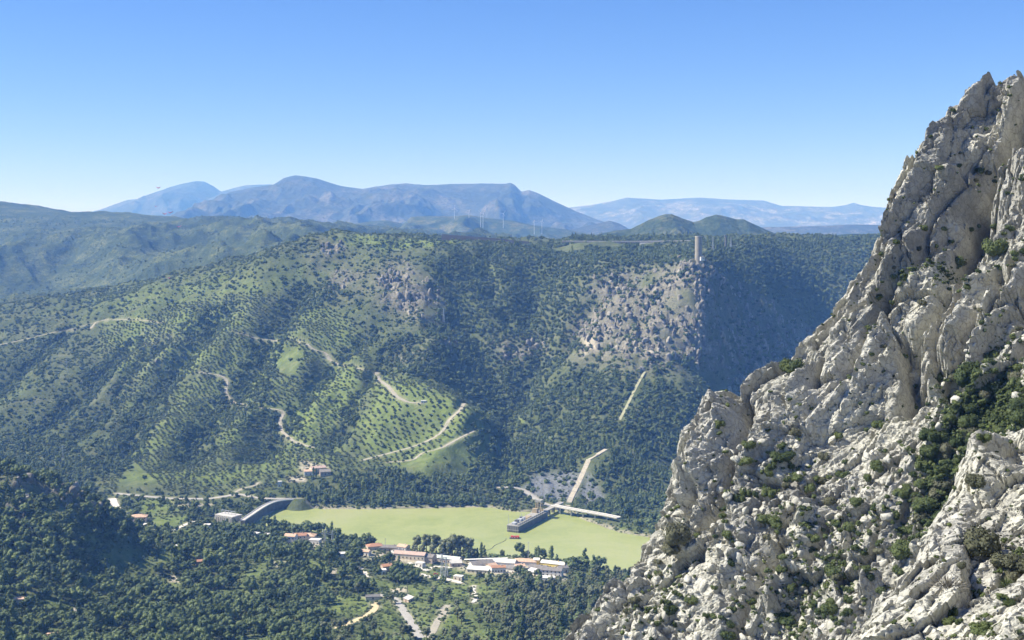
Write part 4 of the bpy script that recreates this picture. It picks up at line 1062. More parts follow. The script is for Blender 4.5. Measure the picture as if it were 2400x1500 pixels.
# ------------------------------------------------------------------ intake platform in the lake
plat_c = paint('platform_concrete', (0.31, 0.30, 0.27), 0.9, 0.18, 0.3)
def platform():
    a = at_z(1216, 1249, 0.0); b_ = at_z(1322, 1193, 0.0)
    v = b_ - a; L = math.hypot(v[0], v[1]); rz = math.atan2(v[1], v[0])
    rt = empty('intake_platform', a, rz, 'long dark concrete intake platform with a yellow gantry tower standing in the lake', 'platform')
    W = 15.0; T = 8.0                       # local x along, y to the left
    MB().box(0, L * 0.62, 0, W, -12, T - 0.8).build('wall', concrete_dark, rt)
    MB().box(-0.4, L * 0.62 + .4, -0.4, W + .4, T - 0.8, T).build('deck', plat_c, rt)
    MB().box(L * 0.62 + .4, L + 4, 1.5, 8.5, T - 1.2, T + 0.05).build('bridge_deck', plat_c, rt)
    for k in range(3): MB().box(L * (0.72 + .1 * k), L * (0.72 + .1 * k) + 2, 3, 7, -12, T - 1.2).build('pier', concrete_dark, rt)
    for k in range(14):
        x = 3 + (L * 0.58 - 3) * k / 13
        MB().box(x - .45, x + .45, 0.3, 1.6, T, T + 2.1).build('bollard', plat_c, rt)
    MB().box(1.5, L * 0.6, 1.9, 3.4, T, T + 1.5).build('pipe_duct', plat_c, rt)
    for k, (x, y, w_, d_, h_, m_) in enumerate(((4, 6, 6, 5, 2.2, steel), (14, 8, 5, 4, 3.0, dark_steel), (22, 7, 6, 5, 2.6, steel), (31, 9, 4, 4, 3.2, dark_steel), (38, 5.5, 12, 7, 1.4, rust), (27, 5, 3, 3, 4.2, steel))):
        MB().box(x, x + w_, y, y + d_, T, T + h_).build('machine_housing', m_, rt)
    for k, (x, y, h_) in enumerate(((9, 9, 5), (12, 5, 6), (20, 11, 5.5), (29, 12, 6), (35, 12, 7), (0.8, 13.5, 13), (44, 11, 5))):
        MB().tube((x, y, T), (x, y, T + h_), 0.22, 0.15, 6).build('mast', steel, rt)
    gx = L * 0.56
    for x, y in ((gx, 6), (gx + 6, 6), (gx, 12), (gx + 6, 12)): MB().box(x - .6, x + .6, y - .6, y + .6, T, T + 12).build('tower_leg', rust, rt)
    MB().box(gx - 1.2, gx + 7.2, 4.8, 13.2, T + 12, T + 14.5).build('tower_head', plat_c, rt)
    MB().box(gx - 7, gx - 2, 8, 14, T, T + 5).build('machine_housing', rust, rt)
    for k in range(6): MB().box(-0.75, -0.45, 1 + k * 2.4, 1.5 + k * 2.4, -6, T - .8).build('fender', plat_c, rt)
    MB().box(-0.9, -0.4, 0, W, 2.4, 3.0).build('wale', plat_c, rt)
platform()

# road bridge along the right shore
def bridge():
    L = resample([at_z(px, py, 9)[:2] for px, py in ((1296, 1184), (1330, 1191), (1370, 1198), (1410, 1205), (1450, 1213))], 18)
    rt = empty('road_bridge', (*L[0], 0), 0, 'long pale road bridge on short piers along the right lake shore', 'bridge')
    strip(L, 7.5, 9.0, 1.1, 'deck', road_mats['asphalt'], rt)
    strip(offset(L, 3.6), 0.4, 9.9, 0.85, 'parapet', white_wall, rt); strip(offset(L, -3.6), 0.4, 9.9, 0.85, 'parapet', white_wall, rt)
    for k in range(2, 17, 3): MB().box(L[k][0] - .9, L[k][0] + .9, L[k][1] - 2.4, L[k][1] + 2.4, -8, 7.9).build('pier', concrete, rt)
    unparent_coords(rt)
    for p in L: KEEP.append((p[0], p[1], 8))
bridge()

# red pontoon and its floating boom
def pontoon():
    p = at_z(1207, 1262, 0.0)
    rt = empty('pontoon', p, R(-6), 'small red floating pontoon with a white cover moored in front of the intake platform', 'pontoon')
    MB().poly([(-5.5, -2.5, -.4), (4.5, -2.5, -.4), (4.5, 2.5, -.4), (-5.5, 2.5, -.4), (-6.2, -2.8, .9), (5.6, -2.8, .9), (5.6, 2.8, .9), (-6.2, 2.8, .9)], [(0, 3, 2, 1), (4, 5, 6, 7), (0, 1, 5, 4), (1, 2, 6, 5), (2, 3, 7, 6), (3, 0, 4, 7)]).build('hull', dark_steel, rt)
    for s in (-2.45, 2.45):
        MB().box(-4.4, 4.4, s - .12, s + .12, .9, 2.6).build('side_panel', red_paint, rt)
    MB().box(-4.6, 4.6, -2.6, 2.6, 2.6, 2.85).build('roof', red_paint, rt)
    for x in (-3, 0, 3): MB().box(x - .5, x + .5, -2.68, -2.6, 1.2, 2.1).build('cover', roof_white, rt)
    MB().box(-2, 2, -.6, .8, 2.86, 3.3).build('hatch', rust, rt)
    MB().tube((-6.4, 0, .5), (-6.4, 0, 5.2), .12, .1, 6).build('mast', steel, rt)
    a = at_z(1186, 1264, 0.12); b_ = at_z(1122, 1302, 0.12)
    r2 = empty('floating_boom', a, 0, 'thin dark floating boom trailing from the red pontoon to the near shore', 'boom')
    n_ = 26
    pts = [a + (b_ - a) * k / n_ + np.array([1.6 * math.sin(k * .5), 1.2 * math.cos(k * .33), 0]) for k in range(n_ + 1)]
    mb = MB()
    for q, r_ in zip(pts[:-1], pts[1:]): mb.tube(q - a, r_ - a, .16, .16, 5)
    mb.build('cable', dark_steel, r2)
    for q in pts[::2]: MB().tube(q - a + np.array([0, 0, -.2]), q - a + np.array([0, 0, .45]), .5, .5, 7).build('float', dark_steel, r2)
pontoon()

# ------------------------------------------------------------------ surge tower on the crag
def surge_tower():
    p = at_y(1637, 606, 2262)
    z0 = p[2] - 8
    rt = empty('surge_tower', (p[0], p[1], z0), 0, 'tall pale cylindrical concrete surge tower on the crag edge', 'tower')
    mb = MB(); n_ = 40; rr = [(6.9, 0), (6.4, 5), (6.4, 46.5)]
    V = [(r_ * math.cos(2 * math.pi * i / n_), r_ * math.sin(2 * math.pi * i / n_), z) for r_, z in rr for i in range(n_)]
    F = [(k * n_ + i, k * n_ + (i + 1) % n_, (k + 1) * n_ + (i + 1) % n_, (k + 1) * n_ + i) for k in range(2) for i in range(n_)]
    add('shaft', mesh_from('shaft', V, F, [tower_mat], True), rt)
    MB().tube((0, 0, 46.5), (0, 0, 47.6), 6.75, 6.75, 40).build('rim', concrete, rt)
    for k in range(5): MB().tube((0, 0, 8 + 8 * k), (0, 0, 8.35 + 8 * k), 6.46, 6.46, 40).build('joint_ring', tower_mat, rt)
    lad = MB(); lad.box(-.35, -.25, -6.62, -6.5, 4, 47).box(.25, .35, -6.62, -6.5, 4, 47)
    for k in range(40): lad.box(-.25, .25, -6.58, -6.54, 4.5 + k, 4.6 + k)
    lad.build('ladder', steel, rt)
    KEEP.append((p[0], p[1], 12))
    p2 = at_y(1701, 570, 2500)
    r2 = empty('surge_shaft', (p2[0], p2[1], p2[2] - 6), 0, 'second grey cylindrical shaft half hidden in trees right of the surge tower', 'tower')
    MB().tube((0, 0, 0), (0, 0, 21), 2.2, 2.2, 16).build('shaft', concrete_dark, r2); MB().tube((0, 0, 21), (0, 0, 22.2), 4.2, 4.2, 16).build('cap', concrete_dark, r2)
surge_tower()

# ------------------------------------------------------------------ upper reservoir rim
def rims():
    rt = empty('reservoir_embankment', (0, 0, 0), 0, 'dark sloping embankment of the upper reservoir on the plateau skyline', 'embankment')
    crest = [at_y(px, py, Y) for px, py, Y in ((1035, 549, 2890), (1080, 552, 2870), (1130, 556, 2850), (1180, 560, 2830), (1240, 566, 2800))]
    foot = [at_y(px, py, Y) for px, py, Y in ((1035, 566, 2850), (1080, 569, 2835), (1130, 570, 2820), (1180, 570, 2805), (1240, 571, 2790))]
    V = [tuple(c) for c in crest] + [tuple(f) for f in foot] + [(c[0], c[1] + 8, c[2]) for c in crest] + [(c[0], c[1] + 60, c[2] - 25) for c in crest]
    n_ = 5
    F = [(n_ + i, n_ + i + 1, i + 1, i) for i in range(4)]
    add('bank', mesh_from('bank', V, F + [(i, i + 1, 2 * n_ + i + 1, 2 * n_ + i) for i in range(4)] + [(2 * n_ + i, 2 * n_ + i + 1, 3 * n_ + i + 1, 3 * n_ + i) for i in range(4)], [paint('shaded_bitumen_lining', (0.018, 0.018, 0.02), 0.9, 0.1, 0.1)]), rt)  # bitumen darkened further, painting shade onto a slope the sun reaches
    r2 = empty('reservoir_wall', (0, 0, 0), 0, 'long thin pale concrete wall of the upper reservoir left of the surge tower', 'wall')
    cr = [at_y(px, py, Y) for px, py, Y in ((1318, 564, 2790), (1400, 564.5, 2770), (1500, 564.5, 2750), (1560, 564, 2740), (1622, 563, 2730))]
    xy = [c[:2] for c in cr]; zt = np.array([c[2] for c in cr])
    strip(xy, 5, zt, 1.6, 'crest', concrete, r2); strip(offset(xy, -1.5), 1.5, zt - 1.6, 2.6, 'face', tile_grey, r2)
    strip(offset(xy[2:], -5), 4, zt[2:] - 4.0, 12, 'apron', roof_white, r2)
rims()
for _x in np.arange(1310, 1640, 10): _p = at_y(_x, 566, 2760); KEEP.append((_p[0], _p[1], 16)); KEEP.append((_p[0], _p[1] - 28, 17)); KEEP.append((_p[0], _p[1] - 56, 17)); KEEP.append((_p[0] , _p[1] - 84, 14))
for _x in np.arange(1030, 1250, 10): _p = at_y(_x, 566, 2810); KEEP.append((_p[0], _p[1], 16)); KEEP.append((_p[0], _p[1] - 28, 16)); KEEP.append((_p[0], _p[1] - 56, 14))

# ------------------------------------------------------------------ pipeline down the crag
def pipe_run(pxs, w_, label, name, mat, pieces=True, raise_=1.5):
    P = np.array([ground(x, y) for x, y in pxs])
    n_ = len(P)
    rt = empty(name, P[0], 0, label, 'pipeline')
    for i in range(n_ - 1):
        a, b_ = P[i] - P[0], P[i + 1] - P[0]
        d = b_ - a; Ld = np.linalg.norm(d); k = max(1, int(Ld / 14))
        for j in range(k):
            q0 = a + d * j / k; q1 = a + d * (j + 1 - 0.03) / k
            t = np.array([d[1], -d[0]]); t /= np.linalg.norm(t); s_ = np.array([t[0], t[1], 0]) * w_ / 2
            up_ = np.array([0, 0, raise_])
            V = [q0 - s_ - 3 * up_, q0 + s_ - 3 * up_, q1 + s_ - 3 * up_, q1 - s_ - 3 * up_, q0 - s_ + up_, q0 + s_ + up_, q1 + s_ + up_, q1 - s_ + up_]
            MB().poly(V, [(0, 3, 2, 1), (4, 5, 6, 7), (0, 1, 5, 4), (1, 2, 6, 5), (2, 3, 7, 6), (3, 0, 4, 7)]).build('pipe_segment', mat, rt)
            m_ = (q0 + q1) / 2 + P[0]; KEEP.append((m_[0], m_[1], w_ / 2 + 4)); KEEP.append((q0[0] + P[0][0], q0[1] + P[0][1], w_ / 2 + 4))
            KEEP.append((m_[0] - 1.0, m_[1] - 9, w_ / 2 + 3))
mossy = paint('mossy_concrete', (0.32, 0.32, 0.20), 0.95, 0.15, 0.2)
pipe_run([(1511, 872), (1492, 905), (1480, 930), (1468, 955), (1452, 985)], 4.2, 'mossy straight pipe casing descending the crag', 'pipe_casing', mossy, True, 0.7)
pipe_run([(1420, 1054), (1400, 1066), (1380, 1078), (1366, 1110), (1352, 1140), (1338, 1168), (1330, 1188)], 6.8, 'wide pale concrete penstock ramp bending down to the lake road', 'penstock', paint('ramp_concrete', (0.38, 0.345, 0.27), 0.95, 0.18, 0.25), True, 1.0)

# ------------------------------------------------------------------ pylons, poles
def lattice(name, x, y, z, h, label, group, base=3.0, arms=3):
    rt = empty(name, (x, y, z), R(20), label, 'pylon', group)
    for sx in (-1, 1):
        for sy in (-1, 1):
            MB().tube((sx * base / 2, sy * base / 2, -2), (sx * .35, sy * .35, h), .22, .16, 5).build('leg', steel, rt)
    mb = MB(); nlev = 7
    for k in range(nlev):
        t0, t1 = k / nlev, (k + 1) / nlev
        b0 = base / 2 * (1 - t0) + .35 * t0; b1 = base / 2 * (1 - t1) + .35 * t1
        c0 = [(-b0, -b0), (b0, -b0), (b0, b0), (-b0, b0)]; c1 = [(-b1, -b1), (b1, -b1), (b1, b1), (-b1, b1)]
        for i in range(4):
            j = (i + 1) % 4
            mb.tube((*c0[i], h * t0), (*c1[j], h * t1), .1, .1, 4, False); mb.tube((*c1[i], h * t1), (*c1[j], h * t1), .1, .1, 4, False)
    mb.build('bracing', steel, rt)
    for k in range(arms):
        zz = h * (0.72 + 0.13 * k); w_ = 4.6 - .7 * k
        MB().box(-w_, w_, -.2, .2, zz, zz + .35).build('crossarm', steel, rt)
        for s in (-1, 1): MB().tube((s * w_ * .95, 0, zz), (s * w_ * .95, 0, zz - 1.2), .16, .16, 5).build('insulator', glass_dark, rt)
for px, py, h, lab in ((157, 872, 26, 'steel lattice pylon on the far left olive slope'), (148, 1082, 24, 'steel lattice pylon above the left rocky hill'), (1040, 756, 26, 'steel lattice pylon below the crag in the centre'),
                       (1036, 1350, 22, 'left one of two steel pylons beside the village street'), (1046, 1353, 20, 'right one of two steel pylons beside the village street'),
                       (762, 1272, 14, 'short steel pylon just right of the villa cluster'), (780, 1274, 14, 'short steel pylon farther right of the villa cluster')):
    g = ground(px, py); lattice('pylon', g[0], g[1], g[2], h, lab, 'lattice pylons'); KEEP.append((g[0], g[1], 5))
g = at_y(1671, 575, 2420); lattice('pylon', g[0], g[1], g[2] - 6, 22, 'steel pylon in the switchyard right of the surge tower', 'lattice pylons')
g = at_y(1713, 572, 2440); lattice('pylon', g[0], g[1], g[2] - 4, 18, 'smaller pylon at the right of the plateau switchyard', 'lattice pylons')
for px, py, h, lab in ((1238, 1318, 22, 'slender tall grey pole rising at the village waterfront'), (955, 1388, 13, 'dark utility pole beside the yellow clearing'), (903, 1286, 12, 'thin pole behind the grey-roofed lakeside shed'), (678, 1290, 12, 'pale pole in the wood below the villas')):
    g = ground(px, py); rt = empty('utility_pole', g, R(15), lab, 'pole', 'utility poles'); KEEP.append((g[0], g[1], 4))
    MB().tube((0, 0, -1), (0, 0, h), .28, .16, 7).build('pole', dark_steel if 'dark' in lab else steel, rt)
    MB().box(-1.1, 1.1, -.1, .1, h - 1.2, h - 1.0).build('crossarm', steel, rt)

# power lines over the far shore wood
def wires():
    a0 = at_y(1010, 1140, 1640); b0 = at_y(1290, 1205, 1560)
    for k in range(4):
        a = a0 + np.array([6 * k, 0, 4.0 * k]); b_ = b0 + np.array([2 * k, 0, 2.6 * k])
        mb = MB(); n_ = 14; prev = None
        for i in range(n_ + 1):
            t = i / n_; q = a + (b_ - a) * t; q = q - np.array([0, 0, 10 * t * (1 - t)])
            if prev is not None: mb.tube(prev, q, .05, .05, 4, False)
            prev = q
        mb.build('power_line', steel, None, label='thin sagging power line above the pines on the far lake shore', cat='cable', group='power lines over the far shore')
wires()

# ------------------------------------------------------------------ wind turbines on the foothills
def turbine(px, ptop, pbase, Y, ang, label):
    b_ = at_y(px, pbase, Y); t = at_y(px, ptop, Y); h = t[2] - b_[2]
    rt = empty('wind_turbine', b_, R(15), label, 'wind turbine', 'turbines on the foothills')
    MB().tube((0, 0, -45), (0, 0, h), 1.1, 0.7, 12).build('tower', turbine_white, rt)
    MB().box(-1.4, 1.4, -4, 5, h - 1.2, h + 1.6).build('nacelle', turbine_white, rt)
    MB().tube((0, -5, h), (0, -7.5, h), 1.8, .7, 10).build('hub', turbine_white, rt)
    for k in range(3):
        th = R(ang + 120 * k); dx, dz = math.sin(th), math.cos(th); Lb = h * 0.52; nx_, nz_ = dz, -dx
        V = []
        for s_, w_ in ((0.02, 0.7), (0.2, 1.3), (1.0, 0.3)):
            for y in (-.35, .35):
                for e in (-1, 1): V.append((dx * Lb * s_ + nx_ * w_ * e, -6.2 + y, h + dz * Lb * s_ + nz_ * w_ * e))
        F = []
        for i in (0, 4): F += [(i, i + 1, i + 5, i + 4), (i + 2, i + 6, i + 7, i + 3), (i, i + 4, i + 6, i + 2), (i + 1, i + 3, i + 7, i + 5)]
        F += [(8, 9, 11, 10), (0, 2, 3, 1)]
        MB().poly(V, F).build('blade', turbine_white, rt)
for a_ in ((1065, 489, 507, 7250, 5, 'tallest white wind turbine, leftmost on the foothill skyline'), (1099, 494, 505, 7350, 40, 'white wind turbine second from the left on the foothills'), (1126.5, 499, 517, 7150, 70, 'left one of a close pair of wind turbines on the foothills'), (1132, 501, 515, 7200, 25, 'right one of a close pair of wind turbines on the foothills'),
           (1179.5, 500, 516, 7150, 35, 'lone white wind turbine right of the close pair'), (1252, 518, 530, 7050, 100, 'small wind turbine near the right end of the foothills'), (1270, 518, 529, 7050, 15, 'rightmost of the white wind turbines on the foothills')): turbine(*a_)

# ------------------------------------------------------------------ parked cars
def car(px, py, rot, mat, label):
    g = ground(px, py); rt = empty('car', g + np.array([0, 0, 0.15]), R(rot), label, 'car', 'cars parked in the village'); KEEP.append((g[0], g[1], 6))
    MB().poly([(-2.1, -.9, .35), (2.1, -.9, .35), (2.1, .9, .35), (-2.1, .9, .35), (-2.1, -.9, .85), (2.05, -.9, .8), (2.05, .9, .8), (-2.1, .9, .85)], [(0, 3, 2, 1), (4, 5, 6, 7), (0, 1, 5, 4), (1, 2, 6, 5), (2, 3, 7, 6), (3, 0, 4, 7)]).build('body', mat, rt)
    MB().poly([(-1.7, -.85, .84), (1.0, -.85, .84), (1.0, .85, .84), (-1.7, .85, .84), (-1.2, -.7, 1.45), (.35, -.7, 1.45), (.35, .7, 1.45), (-1.2, .7, 1.45)], [(0, 1, 5, 4), (1, 2, 6, 5), (2, 3, 7, 6), (3, 0, 4, 7)]).build('window', glass_dark, rt)
    MB().box(-1.22, .37, -.71, .71, 1.45, 1.5).build('roof', mat, rt)
    for x in (-1.3, 1.3):
        for y in (-.86, .7): MB().tube((x, y, .33), (x, y + .18, .33), .33, .33, 12).build('wheel', dark_steel, rt)
car(1021, 1347, 10, red_paint, 'red car parked on the village street')
car(1052, 1354, -15, dark_steel, 'black car parked beside the right village pylon')
car(1032, 1352, 80, white_wall, 'white car parked between the red and the black car')
car(952, 1396, 30, white_wall, 'white car beside the grey road below the yellow clearing')

# ------------------------------------------------------------------ soaring birds
bird_mat = paint('bird_feathers', (0.42, 0.09, 0.28), 0.8, 0.1, 2.0)
for k, (px, py, Y, a) in enumerate(((388, 410, 700, 20), (371, 441, 520, -30), (365, 484, 540, 15), (386, 502, 520, 50), (399, 499, 500, -20), (418, 532, 520, 30), (397, 652, 480, 10))):
    p = at_y(px, py, Y); rt = empty('bird', p, R(a), ['tiny grey bird highest above the far mountain', 'pinkish soaring bird on the skyline of the far mountain', 'pinkish soaring bird left of the close pair', 'pinkish soaring bird, left one of the close pair', 'pinkish soaring bird, right one of the close pair', 'dark pinkish soaring bird in front of the green hills', 'lowest pinkish bird in front of the green ridge'][k], 'bird', 'soaring birds')
    m_ = steel if k == 0 else bird_mat
    MB().tube((0, -.45, 0), (0, .1, .05), .08, .17, 7).tube((0, .1, .05), (0, .55, 0), .17, .05, 7).build('body', m_, rt)
    for s in (-1, 1):
        MB().poly([(s * .1, -.25, .08), (s * .1, .25, .08), (s * .75, .3, .35), (s * .75, -.18, .35), (s * 1.25, .12, .62), (s * 1.25, -.1, .62), (s * .1, -.25, .03), (s * .1, .25, .03), (s * .75, .3, .31), (s * .75, -.18, .31)], [(0, 3, 2, 1), (3, 5, 4, 2), (6, 7, 8, 9), (0, 6, 9, 3), (1, 2, 8, 7)]).build('wing', m_, rt)
    MB().poly([(-.06, -.4, .02), (.06, -.4, .02), (.2, -.8, .0), (-.2, -.8, .0), (0, -.6, .05)], [(0, 1, 4), (1, 2, 4), (2, 3, 4), (3, 0, 4)]).build('tail', m_, rt)

# ================================================================== PLANTS
rng = np.random.default_rng(7)
PHI = (1 + 5 ** .5) / 2
def icosphere(sub):
    V = [(-1, PHI, 0), (1, PHI, 0), (-1, -PHI, 0), (1, -PHI, 0), (0, -1, PHI), (0, 1, PHI), (0, -1, -PHI), (0, 1, -PHI), (PHI, 0, -1), (PHI, 0, 1), (-PHI, 0, -1), (-PHI, 0, 1)]
    F = [(0, 11, 5), (0, 5, 1), (0, 1, 7), (0, 7, 10), (0, 10, 11), (1, 5, 9), (5, 11, 4), (11, 10, 2), (10, 7, 6), (7, 1, 8), (3, 9, 4), (3, 4, 2), (3, 2, 6), (3, 6, 8), (3, 8, 9), (4, 9, 5), (2, 4, 11), (6, 2, 10), (8, 6, 7), (9, 8, 1)]
    V = [np.array(v) / np.linalg.norm(v) for v in V]
    for _ in range(sub):
        mid = {}; NF = []
        def m(a, b):
            k = (min(a, b), max(a, b))
            if k not in mid:
                v = V[a] + V[b]; V.append(v / np.linalg.norm(v)); mid[k] = len(V) - 1
            return mid[k]
        for a, b, c in F:
            x, y, z = m(a, b), m(b, c), m(c, a); NF += [(a, x, z), (b, y, x), (c, z, y), (x, y, z)]
        F = NF
    return np.array(V), np.array(F)
ICO1 = icosphere(1); ICO2 = icosphere(2)

def crown_arrays(r, lobes, leaf_n, leaf_s, core=0.8, rough=0.28, ico=ICO1):
    """lobes: (center, radii). lumpy cores wrapped in many small leaf faces"""
    Vs, Fs = [], []; k = 0
    for c, rad in lobes:
        c = np.array(c, float); rad = np.array(rad, float)
        v = ico[0] * (core * (1 + rough * (r.random(len(ico[0])) - 0.5) * 2))[:, None] * rad + c
        Vs.append(v); Fs.append(ico[1] + k); k += len(v)
        d = r.normal(size=(leaf_n, 3)); d /= np.linalg.norm(d, axis=1, keepdims=True)
        d[:, 2] = np.where(d[:, 2] < -0.5, -d[:, 2], d[:, 2])
        p = c + d * rad * (0.72 + 0.42 * r.random(leaf_n))[:, None]
        nrm = d + 0.45 * r.normal(size=d.shape); nrm /= np.linalg.norm(nrm, axis=1, keepdims=True)
        t = np.cross(nrm, r.normal(size=d.shape)); t /= np.linalg.norm(t, axis=1, keepdims=True) + 1e-9
        b = np.cross(nrm, t)
        s = (leaf_s * (0.6 + 0.8 * r.random(leaf_n)))[:, None]
        q = np.stack([p - t * s, p + b * s * 0.7, p + t * s, p - b * s * 0.7], 1).reshape(-1, 3)
        Vs.append(q); i = np.arange(leaf_n)[:, None] * 4 + k
        Fs.append(np.concatenate([i + [0, 1, 2], i + [0, 2, 3]], 0)); k += len(q)
    return np.concatenate(Vs), np.concatenate(Fs)

def tri_mesh(name, V, F, mat, smooth=False):
    me = bpy.data.meshes.new(name)
    me.vertices.add(len(V)); me.vertices.foreach_set('co', np.ascontiguousarray(V, np.float32).ravel())
    me.loops.add(3 * len(F)); me.loops.foreach_set('vertex_index', np.ascontiguousarray(F, np.int32).ravel())
    me.polygons.add(len(F)); me.polygons.foreach_set('loop_start', np.arange(0, 3 * len(F), 3, dtype=np.int32))
    if smooth: me.polygons.foreach_set('use_smooth', np.ones(len(F), bool))
    me.materials.append(mat); me.update(calc_edges=True)
    return me

def spread(r, n, rx, rz, zc, rad, jit=0.25):
    """n lobe centres filling an ellipsoid"""
    out = []
    for i in range(n):
        a = 2.399963 * i + r.random() * .8; h = -0.75 + 1.6 * (i + .5) / n
        q = math.sqrt(max(0.05, 1 - min(1, abs(h)) ** 2)) * (0.55 + .25 * r.random())
        s = rad * (0.75 + .5 * r.random())
        out.append(((q * rx * math.cos(a), q * rx * math.sin(a), zc + h * rz * 0.72), (s, s, s * (0.7 + .2 * r.random()))))
    return out

fol_pine = foliage('pine_foliage', (0.036, 0.060, 0.024), (0.145, 0.185, 0.072))
fol_oak = foliage('scrub_foliage', (0.036, 0.058, 0.024), (0.128, 0.162, 0.066))
fol_olive = foliage('olive_foliage', (0.054, 0.074, 0.034), (0.120, 0.145, 0.072))
fol_euc = foliage('eucalyptus_foliage', (0.058, 0.075, 0.038), (0.185, 0.200, 0.105))
fol_bush = foliage('cliff_bush_foliage', (0.028, 0.045, 0.017), (0.105, 0.130, 0.048), 1.2)
fol_dry = foliage('dry_bush_foliage', (0.060, 0.066, 0.040), (0.135, 0.135, 0.085), 1.2)
fol_grey = foliage('bare_twigs', (0.10, 0.095, 0.075), (0.19, 0.175, 0.14), 1.0)
bark = paint('bark', (0.12, 0.09, 0.065), 0.95, 0.15, 1.0)

CROWNS = {}
def protos(kind, n, maker):
    CROWNS[kind] = [maker(np.random.default_rng(100 * len(CROWNS) + i), i) for i in range(n)]
def pine(r, i):
    w = 3.5 + r.random(); hgt = 6.0 + 2.5 * r.random()
    lob = spread(r, 8, w, hgt * 0.42, hgt * 0.62, 1.75)
    V, F = crown_arrays(r, lob, 46, 0.42)
    return tri_mesh('crown', V, F, fol_pine)
def tall_pine(r, i):
    lob = [((0.5 * r.normal(), 0.5 * r.normal(), 2.5 + 1.25 * k), (max(.7, 2.9 - .38 * k) * (0.85 + .3 * r.random()),) * 2 + (1.3,)) for k in range(7)]
    V, F = crown_arrays(r, lob, 46, 0.4)
    return tri_mesh('crown', V, F, fol_pine)
def olive(r, i):
    V, F = crown_arrays(r, spread(r, 4, 1.6, 1.1, 1.9, 1.2), 20, 0.4)
    return tri_mesh('crown', V, F, fol_olive)
def scrub(r, i):
    V, F = crown_arrays(r, spread(r, 4, 1.3, 0.8, 0.7, 0.95), 16, 0.36)
    return tri_mesh('shrub', V, F, fol_oak)
def oakwood(r, i):
    V, F = crown_arrays(r, spread(r, 7, 3.3, 2.2, 3.6, 1.7), 34, 0.45)
    return tri_mesh('crown', V, F, fol_oak)
def euca(r, i):
    lob = spread(r, 9, 3.2, 5.0, 9.0, 1.9)
    V, F = crown_arrays(r, lob, 50, 0.42)
    return tri_mesh('crown', V, F, fol_euc)
def cypress(r, i):
    lob = [((0.1 * r.normal(), 0.1 * r.normal(), 1.2 + 1.2 * k), (1.15 * math.sin(math.pi * (k + .9) / 8.6),) * 2 + (1.3,)) for k in range(7)]
    V, F = crown_arrays(r, lob, 30, 0.3)
    return tri_mesh('crown', V, F, fol_pine)
def umbrella(r, i):
    lob = [((2.6 * math.cos(a), 2.6 * math.sin(a), 7.2 + .4 * r.random()), (2.0, 2.0, 1.1)) for a in np.linspace(0, 5.4, 6)] + [((0, 0, 7.9), (2.4, 2.4, 1.2))]
    V, F = crown_arrays(r, lob, 46, 0.4)
    return tri_mesh('crown', V, F, fol_pine)
def bushy(mat, nm, flat=1.05, n=7, leaf=230, s=0.055):
    def f(r, i):
        lob = [((0.55 * math.cos(a) * q, 0.55 * math.sin(a) * q, 0.35 + .35 * r.random()), (.48 * (0.7 + .5 * r.random()),) * 2 + (.45 * flat,)) for a, q in zip(r.random(n) * 6.28, 0.3 + .8 * r.random(n))]
        V, F = crown_arrays(r, lob, leaf, s, 0.72, 0.35, ICO2)
        return tri_mesh(nm, V, F, mat)
    return f
def twiggy(r, i):
    """bare bush: many thin twigs fanning out"""
    Vs, Fs = [], []
    for t in range(420):
        d = r.normal(size=3); d[2] = abs(d[2]) * 0.9 + .1; d /= np.linalg.norm(d)
        p0 = d * 0.25 * r.random(); p1 = d * (0.7 + .45 * r.random()) + .12 * r.normal(size=3)
        s = np.cross(d, r.normal(size=3)); s *= .018 / np.linalg.norm(s)
        k = len(Vs); Vs += [p0 - s, p0 + s, p1 + s * .6, p1 - s * .6]; Fs += [(k, k + 1, k + 2), (k, k + 2, k + 3)]
    return tri_mesh('twigs', np.array(Vs) * [1, 1, .8], np.array(Fs), fol_grey)
def palmetto(r, i):
    """fan of stiff pointed leaves"""
    Vs, Fs = [], []
    for t in range(95):
        az = r.random() * 6.283; el = 0.15 + 1.25 * r.random(); L = .75 + .4 * r.random()
        d = np.array([math.cos(az) * math.cos(el), math.sin(az) * math.cos(el), math.sin(el)])
        s = np.cross(d, (0, 0, 1)); s *= .035 / np.linalg.norm(s); k = len(Vs)
        Vs += [d * .08 - s * .5, d * .08 + s * .5, d * L * .6 + s, d * L * .6 - s, d * L - np.array([0, 0, .06])]; Fs += [(k, k + 1, k + 2), (k, k + 2, k + 3), (k + 3, k + 2, k + 4)]
    return tri_mesh('leaf_fan', np.array(Vs), np.array(Fs), fol_bush)
for kd, n_, mk in (('pine', 6, pine), ('tall_pine', 4, tall_pine), ('olive', 4, olive), ('scrub', 5, scrub), ('oak', 5, oakwood), ('euca', 5, euca), ('cypress', 2, cypress), ('umbrella', 2, umbrella),
                   ('bush', 6, bushy(fol_bush, 'bush')), ('dry', 4, bushy(fol_dry, 'bush', 1.0, 6, 200, 0.05)), ('twig', 3, twiggy), ('palmetto', 2, palmetto), ('tuft', 4, bushy(fol_bush, 'tuft', 0.95, 4, 40, 0.10))): protos(kd, n_, mk)
TRUNK = {}
